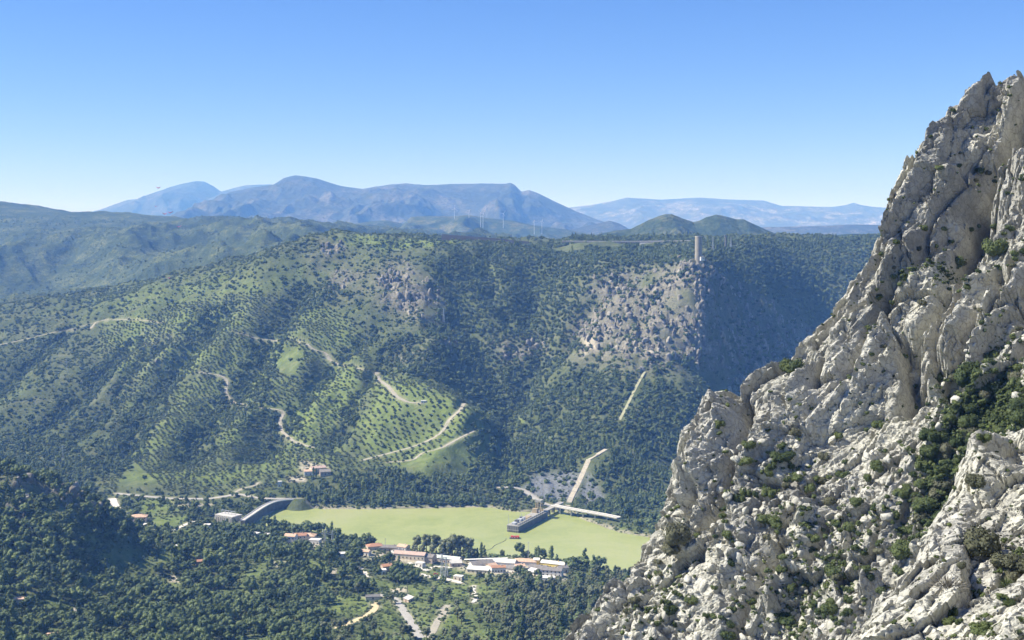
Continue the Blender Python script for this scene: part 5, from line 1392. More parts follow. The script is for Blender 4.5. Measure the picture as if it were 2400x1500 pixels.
for kd, h, r0 in (('pine', 4.5, .3), ('tall_pine', 6, .3), ('olive', 1.6, .28), ('oak', 3.2, .32), ('euca', 9, .42), ('cypress', 2.0, .2), ('umbrella', 7.4, .3)):
    mb = MB().tube((0, 0, -1.5), (0.1, 0.05, h * .55), r0, r0 * .75, 6).tube((0.1, 0.05, h * .55), (0, 0, h), r0 * .75, r0 * .4, 6)
    if kd in ('pine', 'oak', 'umbrella', 'olive', 'euca'):
        for a in (0.4, 2.5, 4.5): mb.tube((0.1, .05, h * .55), (h * .3 * math.cos(a), h * .3 * math.sin(a), h * 1.05), r0 * .45, r0 * .2, 5)
    TRUNK[kd] = mesh_from('trunk', mb.V, mb.F, [bark])

tree_count = {}
def tree(kind, x, y, z, s, label, group, cat='tree', name=None, sz=None, tilt=0.0):
    k = tree_count.get(kind, 0); tree_count[kind] = k + 1
    nm = name or {'pine': 'pine_tree', 'tall_pine': 'pine_tree', 'olive': 'olive_tree', 'oak': 'oak_tree', 'euca': 'eucalyptus_tree', 'cypress': 'cypress_tree', 'umbrella': 'stone_pine'}[kind]
    rt = empty(nm, (x, y, z), rng.random() * 6.28, label, cat, group)
    sc3 = (s, s, s * (sz or 0.9 + .25 * rng.random())); rt.scale = sc3
    add('crown', CROWNS[kind][k % len(CROWNS[kind])], rt)
    add('trunk', TRUNK[kind], rt)
    return rt

# ------------------------------------------------------------------ one object holding many scattered plants (nobody could count them)
def scatter(name, label, P, S, kinds_idx, protos_list):
    P = np.asarray(P, float)
    me = bpy.data.meshes.new(name); me.vertices.add(len(P)); me.vertices.foreach_set('co', P.astype(np.float32).ravel())
    at = me.attributes.new('pidx', 'INT', 'POINT'); at.data.foreach_set('value', np.asarray(kinds_idx, np.int32))
    at = me.attributes.new('prot', 'FLOAT_VECTOR', 'POINT'); rt = np.zeros((len(P), 3), np.float32); rt[:, 2] = rng.random(len(P)) * 6.283; rt[:, :2] = 0.12 * rng.normal(size=(len(P), 2)); at.data.foreach_set('vector', rt.ravel())
    at = me.attributes.new('pscl', 'FLOAT_VECTOR', 'POINT'); s3 = np.stack([S, S, S * (0.8 + .45 * rng.random(len(P)))], 1).astype(np.float32); at.data.foreach_set('vector', s3.ravel())
    o = add(name, me, kind='stuff', label=label)
    c = bpy.data.collections.new(name + '_kinds')
    for i, pm_ in enumerate(protos_list): c.objects.link(bpy.data.objects.new('%s_%03d' % (name, i), pm_))
    g = bpy.data.node_groups.new(name, 'GeometryNodeTree')
    g.interface.new_socket('Geometry', in_out='INPUT', socket_type='NodeSocketGeometry'); g.interface.new_socket('Geometry', in_out='OUTPUT', socket_type='NodeSocketGeometry')
    N = g.nodes; Lk = g.links
    gi = N.new('NodeGroupInput'); go = N.new('NodeGroupOutput')
    ci = N.new('GeometryNodeCollectionInfo'); ci.inputs['Collection'].default_value = c; ci.inputs['Separate Children'].default_value = True; ci.inputs['Reset Children'].default_value = True
    iop = N.new('GeometryNodeInstanceOnPoints'); iop.inputs['Pick Instance'].default_value = True
    def na(nm, tp):
        q = N.new('GeometryNodeInputNamedAttribute'); q.data_type = tp; q.inputs['Name'].default_value = nm
        return next(s for s in q.outputs if s.enabled and s.name == 'Attribute')
    Lk.new(gi.outputs[0], iop.inputs['Points']); Lk.new(ci.outputs[0], iop.inputs['Instance'])
    Lk.new(na('pidx', 'INT'), iop.inputs['Instance Index'])
    e2r = N.new('FunctionNodeEulerToRotation'); Lk.new(na('prot', 'FLOAT_VECTOR'), e2r.inputs[0]); Lk.new(e2r.outputs[0], iop.inputs['Rotation'])
    Lk.new(na('pscl', 'FLOAT_VECTOR'), iop.inputs['Scale'])
    Lk.new(iop.outputs[0], go.inputs[0])
    md = o.modifiers.new('scatter', 'NODES'); md.node_group = g
    return o

SILP = np.array([(s[1], s[0]) for s in SIL]); 
def hidden_by_cliff(px, py):
    return px > np.interp(py, SILP[:, 0], SILP[:, 1], left=2400) + 45

RD = [(np.asarray(Q[:, :2]), w) for _, _, Q, w, _ in ROADS]
KEEPA = np.array(KEEP)
def clear_of(x, y, extra=0.0, road=1.6, open_view=True):
    ok = _clear(x, y, extra, road)
    if open_view:                               # low growth just below roads and houses, as people keep it
        lots = rng.random(len(x)) < 0.92
        for dy in (8.0, 16.0, 24.0, 31.0):
            k = 1 + dy / np.maximum(y, 1)
            ok &= _clear(x * k, y + dy, -1.5 - dy * 0.12, 0.0) | ~lots
    return ok
def _clear(x, y, extra=0.0, road=1.6):
    ok = np.ones(len(x), bool)
    for Q, w in RD:
        d = np.full(len(x), 1e9)
        for i in range(0, len(Q)): d = np.minimum(d, (x - Q[i, 0]) ** 2 + (y - Q[i, 1]) ** 2)
        ok &= np.sqrt(d) > w / 2 + road + extra
        # keep the sight line onto the road open: nothing tall right in front of it
    for i in range(0, len(KEEPA), 1):
        kx, ky, kr = KEEPA[i]
        ok &= (x - kx) ** 2 + (y - ky) ** 2 > (kr + extra) ** 2
    return ok
def jgrid(x0, x1, y0, y1, sp, jit=0.9, rot=0.0):
    nx, ny = int((x1 - x0) / sp), int((y1 - y0) / sp)
    X, Y = np.meshgrid(x0 + (np.arange(nx) + .5) * sp, y0 + (np.arange(ny) + .5) * sp)
    X = X + (rng.random(X.shape) - .5) * sp * jit; Y = Y + (rng.random(X.shape) - .5) * sp * jit
    X = X.ravel(); Y = Y.ravel()
    if rot:
        cx, cyy = (x0 + x1) / 2, (y0 + y1) / 2; c, s = math.cos(rot), math.sin(rot)
        X, Y = cx + (X - cx) * c - (Y - cyy) * s, cyy + (X - cx) * s + (Y - cyy) * c
    return X, Y
def field(A_, x, y): return interp_grid(A_, x, y)
def visible(x, y, z, m=60):
    px, py = project(np.stack([x, y, z + 4], -1))
    return px, py, (px > -m) & (px < 2400 + m) & (py < 1500 + 90) & (y > 840) & (y < 3620) & ~hidden_by_cliff(px, py)
def lake_ok(x, y, d0=2.5):
    return ~in_poly(x, y, LAKE) & (dist_line(x, y, LAKE, True) > d0)

# ---- near woods --------------------------------------------------
X, Y = jgrid(-780, 420, 845, 1640, 7.2, 1.0)
Zt = field(H, X, Y); px, py, v = visible(X, Y, Zt)
X, Y, Zt, px, py = (a[v] for a in (X, Y, Zt, px, py))
ok = lake_ok(X, Y, 3) & clear_of(X, Y)
gr = field(grass, X, Y); di = field(dirt, X, Y); rk = field(rock, X, Y)
thin = in_poly(px, py, [(780, 1390), (900, 1365), (1190, 1360), (1200, 1440), (1120, 1510), (740, 1510)])
openf = in_poly(px, py, [(265, 1150), (560, 1150), (560, 1200), (470, 1260), (330, 1250)])
village = in_poly(px, py, [(840, 1270), (1350, 1300), (1360, 1368), (1000, 1350), (850, 1320)])
dens = 0.70 + 1.3 * field(n_mid, X, Y) - 0.75 * sstep(0.35, 0.7, gr) - 0.5 * di - 0.35 * rk
dens = np.where(thin, dens * 0.33, dens); dens = np.where(openf, dens * 0.45, dens); dens = np.where(village, dens * 0.42, dens)
dens *= np.where(Y > 1560, 0.6, 1)
ok &= rng.random(len(X)) < dens
X, Y, Zt, px, py = (a[ok] for a in (X, Y, Zt, px, py))
# kinds: pine mostly; eucalyptus to the right of the village street; small oaks in the thin parts
rr = rng.random(len(X))
euc_zone = in_poly(px, py, [(1100, 1350), (1480, 1330), (1480, 1520), (1000, 1520)])
thin = in_poly(px, py, [(780, 1390), (900, 1365), (1190, 1360), (1200, 1440), (1120, 1510), (740, 1510)])
kind = np.where(euc_zone & (rr < .6), 2, np.where(thin, np.where(rr < .6, 3, 2), np.where(rr < .62, 0, np.where(rr < .8, 1, 3))))
size = np.where(kind == 3, 0.55 + .4 * rng.random(len(X)), np.where(kind == 2, 0.55 + .35 * rng.random(len(X)), 0.75 + 1.0 * rng.random(len(X)) ** 2))
size *= np.where(Y > 1500, 0.8, 1)
NEARW = dict(x=X, y=Y, z=Zt, k=kind, s=size, px=px, py=py)

# ---- wooded slopes and plateau ------------------------------------
FOREST = [[(1060, 575), (1330, 572), (1640, 578), (1625, 605), (1540, 650), (1430, 640), (1390, 760), (1320, 800), (1240, 960), (1190, 1000), (1100, 905), (880, 860), (900, 800), (1000, 770), (1040, 720), (1000, 620)],
          [(1660, 560), (2090, 555), (2090, 800), (1950, 802), (1922, 782), (1800, 698), (1690, 636), (1650, 600)],
          [(1210, 960), (1340, 860), (1500, 880), (1700, 940), (1660, 1000), (1620, 1240), (1450, 1235), (1430, 1190), (1400, 1100), (1250, 1095), (1195, 1135), (1180, 1020)],
          [(690, 1140), (780, 1115), (900, 1098), (1040, 1112), (1170, 1112), (1165, 1180), (1000, 1195), (820, 1197), (690, 1192)],
          [(-60, 1030), (150, 1020), (220, 1080), (210, 1145), (-60, 1140)], [(740, 640), (830, 690), (700, 730), (650, 850), (620, 1000), (560, 1000), (640, 820), (690, 700)], [(1040, 620), (1120, 620), (1130, 760), (1050, 740)],
          [(1340, 548), (1640, 545), (1640, 566), (1340, 566)], [(480, 720), (540, 700), (350, 960), (280, 1080), (230, 1110), (300, 960)]]
OLIVE = [[(860, 885), (1070, 915), (1100, 950), (1040, 1040), (900, 1095), (800, 1095), (780, 1045), (850, 960)], [(640, 1040), (700, 960), (800, 870), (850, 885), (800, 980), (760, 1050), (720, 1100), (560, 1145), (430, 1155), (520, 1080)],
         [(540, 790), (720, 815), (640, 950), (540, 945), (470, 1040), (380, 1140), (270, 1148), (300, 1065), (420, 940)], [(230, 760), (560, 690), (560, 780), (460, 880), (330, 900), (240, 830)], [(1090, 950), (1180, 1030), (1190, 1080), (1100, 1060), (1060, 1000)], BIGOLIVE]
def in_any(px, py, polys):
    r = np.zeros(px.shape, bool)
    for p in polys: r |= in_poly(px, py, p)
    return r
X, Y = jgrid(-1300, 1330, 1600, 3100, 7.2)
Zt = field(H, X, Y); px, py, v = visible(X, Y, Zt, 20)
X, Y, Zt, px, py = (a[v] for a in (X, Y, Zt, px, py))
wx_ = px + 14 * gnoise(X / 40, Y / 40, 81); wy_ = py + 10 * gnoise(X / 40, Y / 40, 82)
fo = in_any(wx_, wy_, FOREST)
rk = field(rock, X, Y); sh_ = field(shale, X, Y); gr = field(grass, X, Y)
cl_ = field(n_big, X, Y); cm = field(n_mid, X, Y)
dens = np.where(fo, 0.86 + 0.5 * cm, 0.0)
crag_lit = in_poly(px, py, [(1340, 780), (1400, 650), (1640, 615), (1650, 850), (1500, 880), (1350, 840)])
dens = np.where(crag_lit, np.clip(0.30 + 2.0 * cm + 1.2 * field(n_fin, X, Y), 0, .9), dens) * (1 - 0.62 * rk) * (1 - 0.8 * sh_) * (1 - .35 * gr)
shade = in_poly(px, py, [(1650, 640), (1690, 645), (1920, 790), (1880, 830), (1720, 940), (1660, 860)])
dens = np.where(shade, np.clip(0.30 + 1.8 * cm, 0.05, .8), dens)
cv = field(carve, X, Y); dens = np.maximum(dens, np.where((cv > 13) & (rk < .4) & (sh_ < .3), 0.75, 0))
ok = (rng.random(len(X)) < dens) & lake_ok(X, Y, 2) & clear_of(X, Y)
FX, FY, FZ, fpx, fpy = (a[ok] for a in (X, Y, Zt, px, py))
shore = in_poly(fpx, fpy, FOREST[3]) | in_poly(fpx, fpy, [(1180, 1060), (1640, 1000), (1620, 1240), (1400, 1200), (1240, 1090)])
rr = rng.random(len(FX))
fk = np.where(shore, np.where(rr < .6, 1, 0), np.where(rr < .6, 3, np.where(rr < .85, 0, 1)))
fs = np.where(fk == 3, 0.75 + .45 * rng.random(len(FX)), 0.7 + .45 * rng.random(len(FX)))
# open slopes: scrub
X, Y = jgrid(-1320, 1330, 1580, 3200, 5.7)
Zt = field(H, X, Y); px, py, v = visible(X, Y, Zt, 20)
X, Y, Zt, px, py = (a[v] for a in (X, Y, Zt, px, py))
fo = in_any(px, py, FOREST); ol = in_any(px, py, OLIVE)
gr = field(grass, X, Y); cm = field(n_mid, X, Y); cb = field(n_big, X, Y); rk = field(rock, X, Y); sh_ = field(shale, X, Y)
dens = np.where(fo, 0.35, np.where(ol, 0.07, 0.72 + 1.1 * cm - 0.3 * cb + 0.8 * field(n_fin, X, Y))) - .3 * gr * ~ol - .35 * rk - .4 * sh_
ok = (rng.random(len(X)) < dens) & lake_ok(X, Y, 1) & clear_of(X, Y, 0, 2.2, False)
SX, SY, SZ = X[ok], Y[ok], Zt[ok]
ss = 0.5 + 2.2 * rng.random(len(SX)) ** 2.4
# olive rows
OX, OY, OZ = [], [], []
for k, poly in enumerate(OLIVE):
    pts = np.array([ground(a, b)[:2] for a, b in poly]); x0, y0 = pts.min(0) - 30; x1, y1 = pts.max(0) + 30
    X, Y = jgrid(x0, x1, y0, y1, 8.4 if k < 2 else 6.9, 0.5, (0.35, -0.3, 0.5, 0.15, 0.6, -0.55)[k])
    Zt = field(H, X, Y); px, py, v = visible(X, Y, Zt, 20)
    ok = v & in_poly(px, py, poly) & clear_of(X, Y, 0, 2.2, False) & (field(carve, X, Y) < 14)
    if k == 5: ok &= ~in_any(px, py, OLIVE[:5]) & ~in_any(px, py, FOREST[:8])
    ok &= (rng.random(len(X)) < 0.93 - .25 * field(rock, X, Y))
    OX.append(X[ok]); OY.append(Y[ok]); OZ.append(Zt[ok])
OX, OY, OZ = map(np.concatenate, (OX, OY, OZ))
osz = 0.85 + .4 * rng.random(len(OX))

# ---- single trees ---------------------------------------------------
REG = [('in the wood at the bottom left corner', lambda a, b: (b > 1380) & (a < 420)), ('on the shaded rocky hill at the left', lambda a, b: (a < 330) & (b < 1260)), ('in the dense wood below the pink-roofed barn', lambda a, b: (a < 620) & (b > 1280)),
       ('between the tan house and the power station', lambda a, b: (a < 560) & (b < 1281)), ('on the near knoll left of the yellow track', lambda a, b: (a < 800) & (b > 1330)), ('around the orange-roofed villas', lambda a, b: (a < 850) & (b < 1331)),
       ('beside the tracks at the bottom centre', lambda a, b: (a < 1060) & (b > 1370)), ('between the village houses', lambda a, b: (b < 1371)), ('in the loose wood between village and cliff', lambda a, b: a > 0)]
LM = [(326, 1222, 'the lone tan house'), (397, 1276, 'the pink-roofed barn'), (540, 1225, 'the power station'), (712, 1270, 'the orange-roofed villas'), (802, 1310, 'the white cubic house'), (878, 1288, 'the orange hip roof'), (900, 1342, 'the red-roofed house with white annex'), (874, 1404, 'the stone enclosure'), (830, 1455, 'the yellow track'), (955, 1440, 'the grey road'),
      (1020, 1460, 'the broken pale track'), (468, 1322, 'the tiny red-roofed shack'), (45, 1412, 'the small house in the far left wood'), (116, 1497, 'the pale roof at the bottom edge'), (1040, 1352, 'the two village pylons'), (1140, 1335, 'the dark grey warehouse'), (1290, 1350, 'the right end of the village'), (1112, 1392, 'the pale track below the village street'),
      (1400, 1440, 'the cliff foot'), (290, 1205, 'the wide concrete road'), (215, 1358, 'the small grass clearing on the left'), (620, 1310, 'the grass clearing below the villas'), (60, 1180, 'the rocky crest of the left hill'), (1340, 1335, 'the broad stone pines'), (600, 1235, 'the near end of the dam'), (413, 1357, 'the bare dirt patch in the wood')]
def place(a, b):
    d = [math.hypot(a - q[0], (b - q[1]) * 1.5) for q in LM]; k = int(np.argmin(d)); dx, dy = a - LM[k][0], (b - LM[k][1]) * 1.5
    rel = ('right of ' if dx > 0 else 'left of ') if abs(dx) > abs(dy) else ('in front of ' if dy > 0 else 'behind ')
    return ('close ' if d[k] < 38 else 'well ' if d[k] > 95 else '') + rel + LM[k][2]
ADJ = {0: 'round-crowned pine', 1: 'pointed pine', 2: 'loose-crowned eucalyptus', 3: 'bushy evergreen oak'}
KN = {0: 'pine', 1: 'tall_pine', 2: 'euca', 3: 'oak'}
n0 = NEARW
hgt = np.array([8.5, 11, 14, 5.5])[n0['k']] * n0['s']
app = hgt * n0['s'] / n0['y'] + 0.002 * rng.random(len(hgt))
vis_ = (n0['px'] > 0) & (n0['px'] < 1500) & (n0['py'] < 1495)
single = np.zeros(len(hgt), bool)
for kd, cnt in ((0, 230), (1, 90), (2, 150), (3, 60)):
    c_ = np.where(vis_ & (n0['k'] == kd))[0]
    single[c_[np.argsort(-app[c_])[:cnt]]] = True
for i in np.where(single)[0]:
    a, b = n0['px'][i], n0['py'][i]
    where = next(t for t, f in REG if f(a, b))
    big = n0['s'][i] / {0: 1.35, 1: 1.35, 2: .8, 3: .85}[n0['k'][i]]
    tree(KN[n0['k'][i]], n0['x'][i], n0['y'][i], n0['z'][i], n0['s'][i], '%s %s %s' % ('large' if big > 1.08 else 'mid-sized' if big > .92 else 'smaller', ADJ[n0['k'][i]], place(a, b)), 'trees ' + place(a, b))
# named single trees
for px_, py_, kd, s_, lab in ((735, 1122, 'cypress', 1.5, 'left one of two dark cypresses below the white farmhouse'), (741, 1122, 'cypress', 1.55, 'right one of two dark cypresses below the white farmhouse'), (1262, 1320, 'cypress', 1.7, 'dark pointed cypress behind the yellow gabled house'), (1292, 1324, 'cypress', 1.9, 'pointed dark conifer at the water right of the yellow gable'),
                              (1177, 1312, 'euca', 0.75, 'pale yellowish tree alone at the water edge above the canopy'), (1150, 1312, 'oak', 0.95, 'small round dark tree at the left end of the canopy'), (1128, 1312, 'cypress', 1.8, 'slim dark cypress at the end of the eucalyptus row'), (1119, 1312, 'cypress', 1.4, 'shorter cypress next to the slim one by the canopy'),
                              (978, 1296, 'euca', 1.38, 'eucalyptus at the left end of the lakeside row'), (1000, 1298, 'euca', 1.46, 'eucalyptus second from the left in the lakeside row'), (1022, 1302, 'euca', 1.54, 'eucalyptus third from the left in the lakeside row'), (1040, 1304, 'euca', 1.46, 'eucalyptus in the middle of the lakeside row'), (1060, 1308, 'euca', 1.95, 'tallest eucalyptus of the lakeside row'), (1080, 1308, 'euca', 1.86, 'broad eucalyptus right of the tallest one by the lake'), (1098, 1310, 'euca', 1.62, 'eucalyptus at the right end of the lakeside row'),
                              (935, 1282, 'oak', 1.1, 'dark tree at the water behind the grey shed'), (1350, 1332, 'umbrella', 1.15, 'broad dark stone pine at the right end of the village shore'), (1372, 1334, 'umbrella', 1.05, 'second broad stone pine next to the village shore pine'), (1246, 1315, 'oak', 1.2, 'round dark tree beside the tall grey pole'), (1260, 1318, 'tall_pine', 1.0, 'pointed pine at the water behind the broad white house'),
                              (1216, 1172, 'oak', 1.5, 'large dark tree between lake road and platform'), (1238, 1180, 'pine', 1.3, 'round dark pine on the point left of the platform'), (1200, 1185, 'oak', 1.2, 'round tree on the rocky point left of the platform'),
                              (325, 1178, 'pine', 1.1, 'dark round tree on the grass below the valley road'), (300, 1190, 'oak', 1.4, 'dark oak beside the wide concrete road'), (346, 1216, 'pine', 1.0, 'dark tree at the right wall of the tan house')):
    g_ = ground(px_, py_); 
    tree(kd, g_[0], g_[1], g_[2], s_, lab, None)
for px_ in (968, 988, 1010, 1031, 1050, 1070, 1089, 1106):
    g_ = ground(px_ + 3, 1303 + (px_ - 968) * .08); tree('euca', g_[0], g_[1], g_[2], .85 + .3 * rng.random(), 'shorter eucalyptus filling the gaps of the lakeside row', 'shorter eucalyptus of the lakeside row')
for px_, py_, Y_, s_, lab in ((1945, 557, 2790, 1.5, 'broadest umbrella pine on the plateau skyline'), (1962, 557, 2795, .9, 'umbrella pine just right of the broadest skyline pine'), (1900, 558, 2780, .9, 'umbrella pine left of the broadest skyline pine'), (1880, 559, 2780, .95, 'umbrella pine third from the cliff on the skyline'), (1846, 560, 2770, .75, 'small umbrella pine at the left of the skyline row'), (1270, 562, 2760, 1.6, 'large dark tree on the plateau edge at the end of the embankment'), (1148, 556, 2845, .8, 'small dark tree standing on the embankment'), (1175, 560, 2830, .9, 'second dark tree standing on the embankment')):
    p_ = at_y(px_, py_, Y_); zz = min(p_[2], gz(p_[0], Y_) + 3) if px_ > 1300 else p_[2] - 1
    tree('umbrella' if px_ > 1300 else 'oak', p_[0], Y_, zz, s_, lab, 'skyline trees on the plateau')
# ---- olives one by one: the 300 nearest; the rest are a mass
oa = osz / OY * (1 + .02 * rng.random(len(OX)))
oi_ = np.argsort(-oa)[:300]; osel = np.zeros(len(OX), bool); osel[oi_] = True
qx, qy = project(np.stack([OX, OY, OZ], -1))
OLM = [(727, 1108, 'the white farmhouse'), (656, 1140, 'the narrow white hut'), (993, 944, 'the tiny white hut'), (1075, 965, 'the triangular turning place'), (1000, 1065, 'the lowest terrace track'), (900, 1068, 'the end of the pale spur track'), (700, 1040, 'the bend of the long track'), (600, 1135, 'the climbing lane'), (420, 1160, 'the valley road'), (320, 1150, 'the foot of the left ravine'), (900, 1000, 'the middle of the bright grove'), (510, 1110, 'the lower left grove')]
def oplace(a, b):
    d = [math.hypot(a - q[0], (b - q[1]) * 1.5) for q in OLM]; k = int(np.argmin(d)); dx, dy = a - OLM[k][0], b - OLM[k][1]
    return (('right of ' if dx > 0 else 'left of ') if abs(dx) > abs(dy) * 1.5 else ('below ' if dy > 0 else 'above ')) + OLM[k][2]
for i in oi_:
    where = 'on the bright spur' if qx[i] > 830 else 'on the valley slope'
    k = tree_count.get('olive', 0); tree_count['olive'] = k + 1
    rt = add('olive_tree', CROWNS['olive'][k % 4], None, (OX[i], OY[i], OZ[i]), rng.random() * 6.28, osz[i], 'small grey-green olive tree ' + oplace(qx[i], qy[i]), 'tree', 'olive trees ' + oplace(qx[i], qy[i]))
# ---- broken rock standing out of the far crags
crag_mat, nt_, b_n, _o = nodes_of('crag_rock')
_ob = n_obj(nt_); _f = n_noise(nt_, _ob, 0.9, 5, 0.7); _oi = nt_.nodes.new('ShaderNodeObjectInfo')
nt_.links.new(n_ramp(nt_, n_math(nt_, 'ADD', n_math(nt_, 'MULTIPLY', _f, .8), n_math(nt_, 'MULTIPLY', _oi.outputs['Random'], .3)), [(0.3, (0.10, 0.094, 0.078)), (0.55, (0.21, 0.195, 0.16)), (0.8, (0.36, 0.335, 0.275))]), b_n.inputs['Base Color'])
b_n.inputs['Roughness'].default_value = 0.95
CRAGS = []
for i in range(6):
    r_ = np.random.default_rng(950 + i); v_ = ICO2[0].copy()
    for _ in range(12):
        d_ = r_.normal(size=3); d_[2] *= .4; d_ /= np.linalg.norm(d_); v_ = v_ - np.outer(np.maximum(v_ @ d_ - .55, 0), d_)
    v_ *= [1, .7 + .4 * r_.random(), .8 + .6 * r_.random()]; v_ += 0.05 * r_.normal(size=v_.shape)
    CRAGS.append(tri_mesh('crag', v_, ICO2[1], crag_mat))
X, Y = jgrid(-700, 900, 1150, 2760, 7.0, 1.0)
rk = field(rock, X, Y); Zt = field(H, X, Y); px, py, v = visible(X, Y, Zt, 10)
shd = in_poly(px, py, ROCK_POLYS[4][0])
ok = v & lake_ok(X, Y, 2) & (rng.random(len(X)) < np.clip((rk - .2) * 1.5, 0, .85) * np.clip(0.55 + 1.6 * field(n_fin, X, Y), 0, 1) + .2 * shd) & clear_of(X, Y, 0, 1, False)
eg = np.array([at_y(a, b, Y_) for a, b, Y_ in ((1640, 616, 2240), (1641, 650, 2210), (1641, 690, 2185), (1643, 740, 2150), (1645, 790, 2120), (1632, 825, 2090))])
tq = rng.random(110) * 4.999; ei = tq.astype(int); ep = eg[ei] * (1 - tq % 1)[:, None] + eg[ei + 1] * (tq % 1)[:, None]
ep[:, 0] += rng.normal(size=110) * 5; ep[:, 1] += rng.normal(size=110) * 7; X = np.concatenate([X, ep[:, 0]]); Y = np.concatenate([Y, ep[:, 1]]); Zt = np.concatenate([Zt, field(H, ep[:, 0], ep[:, 1])]); ok = np.concatenate([ok, np.ones(110, bool)])
scatter('crag_outcrops', 'broken tan rock standing out of the far crags', np.stack([X, Y, Zt - .5], 1)[ok], 2.4 + 5.0 * rng.random(int(ok.sum())) ** 1.7, rng.integers(0, 6, int(ok.sum())), CRAGS)
# ---- masses
def pick(kd, names):
    off = {}; lst = []
    for nm in names: off[nm] = len(lst); lst += CROWNS[nm]
    idx = np.array([off[q] + rng.integers(len(CROWNS[q])) for q in kd]); return idx, lst
rest = ~single
idx, lst = pick([KN[k] for k in n0['k'][rest]], ['pine', 'tall_pine', 'euca', 'oak'])
scatter('woodland', 'dense mixed wood covering the near valley side', np.stack([n0['x'][rest], n0['y'][rest], n0['z'][rest]], 1), n0['s'][rest], idx, lst)
idx, lst = pick([KN[k] for k in fk], ['pine', 'tall_pine', 'oak'])
scatter('hillside_forest', 'dark forest covering the far slopes, ravines and plateau', np.stack([FX, FY, FZ], 1), fs, idx, lst)
idx, lst = pick(['scrub'] * len(SX), ['scrub'])
scatter('hillside_scrub', 'low bushes dotting the far slopes', np.stack([SX, SY, SZ - .2], 1), ss, idx, lst)
m_ = ~osel
idx, lst = pick(['olive'] * int(m_.sum()), ['olive'])
scatter('olive_grove', 'rows of small olive trees across the far slopes', np.stack([OX, OY, OZ], 1)[m_], osz[m_], idx, lst)
# undergrowth between the near trees
X, Y = jgrid(-760, 330, 850, 1600, 3.6)
Zt = field(H, X, Y); px, py, v = visible(X, Y, Zt, 20)
ok = v & lake_ok(X, Y, 1.5) & (rng.random(len(X)) < 0.55 - .35 * field(grass, X, Y) + .5 * field(n_fin, X, Y)) & clear_of(X, Y, -1.5, 0.4, False)
idx, lst = pick(['scrub'] * int(ok.sum()), ['scrub'])
scatter('undergrowth', 'low scrub between the near trees', np.stack([X, Y, Zt - .2], 1)[ok], 0.45 + .7 * rng.random(int(ok.sum())), idx, lst)
# shaded face of the near left hill
X, Y = jgrid(-640, -330, 1080, 1290, 2.6)
Zt = field(H, X, Y); px, py, v = visible(X, Y, Zt, 20)
ok2 = v & in_poly(px, py, [(-60, 1125), (120, 1150), (260, 1205), (270, 1290), (100, 1330), (-60, 1310)]) & (rng.random(len(X)) < 0.5)
scatter('hill_thicket', 'thicket on the shaded face of the left hill', np.stack([X, Y, Zt - .2], 1)[ok2], .8 + 1.7 * rng.random(int(ok2.sum())) ** 2, rng.integers(0, 5, int(ok2.sum())), CROWNS['scrub'])
# bushes of the green hills in the left distance
iy = rng.integers(0, 150, 15000); ix = rng.integers(2, 298, 15000); keep_ = fbm(HX[iy, ix] / 130, HY[iy, ix] / 130, 611, 4) > -.12
iy, ix = iy[keep_], ix[keep_]; fy_, fx_ = rng.random(len(iy)), rng.random(len(iy))
HP = np.stack([HX, HY, HZ], -1); Pq = HP[iy, ix] * ((1 - fx_) * (1 - fy_))[:, None] + HP[iy, ix + 1] * (fx_ * (1 - fy_))[:, None] + HP[iy + 1, ix] * ((1 - fx_) * fy_)[:, None] + HP[iy + 1, ix + 1] * (fx_ * fy_)[:, None]
scatter('distant_scrub', 'bushes dotting the distant green hills', Pq, 1.0 + 1.6 * rng.random(len(Pq)) ** 2, rng.integers(0, 5, len(Pq)), CROWNS['scrub'])
print('plants', len(n0['x']), int(single.sum()), len(FX), len(SX), len(OX), int(ok.sum()))

# ------------------------------------------------------------------ bushes, tufts and loose boulders on the cliffs
def visible_verts(p):
    """points of a rock patch nobody stands in front of: nearest in each small cell of the view"""
    qx, qy = project(p.P); d = p.P[..., 1]
    m = (qx > 1280) & (qx < 2420) & (qy > 120) & (qy < 1530)
    ii = np.argwhere(m); cx = ((qx[m] - 1280) / 6).astype(int); cyy = ((qy[m] - 120) / 6).astype(int)
    key = cx * 1000 + cyy; order = np.lexsort((d[m], key)); _, first = np.unique(key[order], return_index=True)
    sel = ii[order[first]]
    return sel, qx[sel[:, 0], sel[:, 1]], qy[sel[:, 0], sel[:, 1]]
V1, v1x, v1y = visible_verts(cliff); V2, v2x, v2y = visible_verts(ridge)
rmask = in_poly(v1x, v1y, [(q[0], q[1]) for q in RS] + [(2500, 1700), (2500, 990)])
V1, v1x, v1y = V1[~rmask], v1x[~rmask], v1y[~rmask]
def rock_point(px, py):
    """front rock surface under a pixel"""
    a = np.argmin((v1x - px) ** 2 + (v1y - py) ** 2); b = np.argmin((v2x - px) ** 2 + (v2y - py) ** 2)
    da = (v1x[a] - px) ** 2 + (v1y[a] - py) ** 2; db = (v2x[b] - px) ** 2 + (v2y[b] - py) ** 2
    if db <= da + 4: return ridge.P[tuple(V2[b])]
    return cliff.P[tuple(V1[a])]
def bush(px, py, wpx, kind, label, group=None, sz=0.9):
    P = rock_point(px, py); s = wpx * P[1] / FPX / 2 / 0.95
    k = tree_count.get(kind, 0); tree_count[kind] = k + 1
    c = CROWNS[kind]
    nm = {'bush': 'shrub', 'dry': 'shrub', 'twig': 'shrub', 'palmetto': 'fan_palm'}[kind]
    return add(nm, c[k % len(c)], None, P - np.array([0, 0, 0.25 * s]), rng.random() * 6.28, (s, s, s * sz), label, 'fan palm' if kind == 'palmetto' else 'shrub', group)
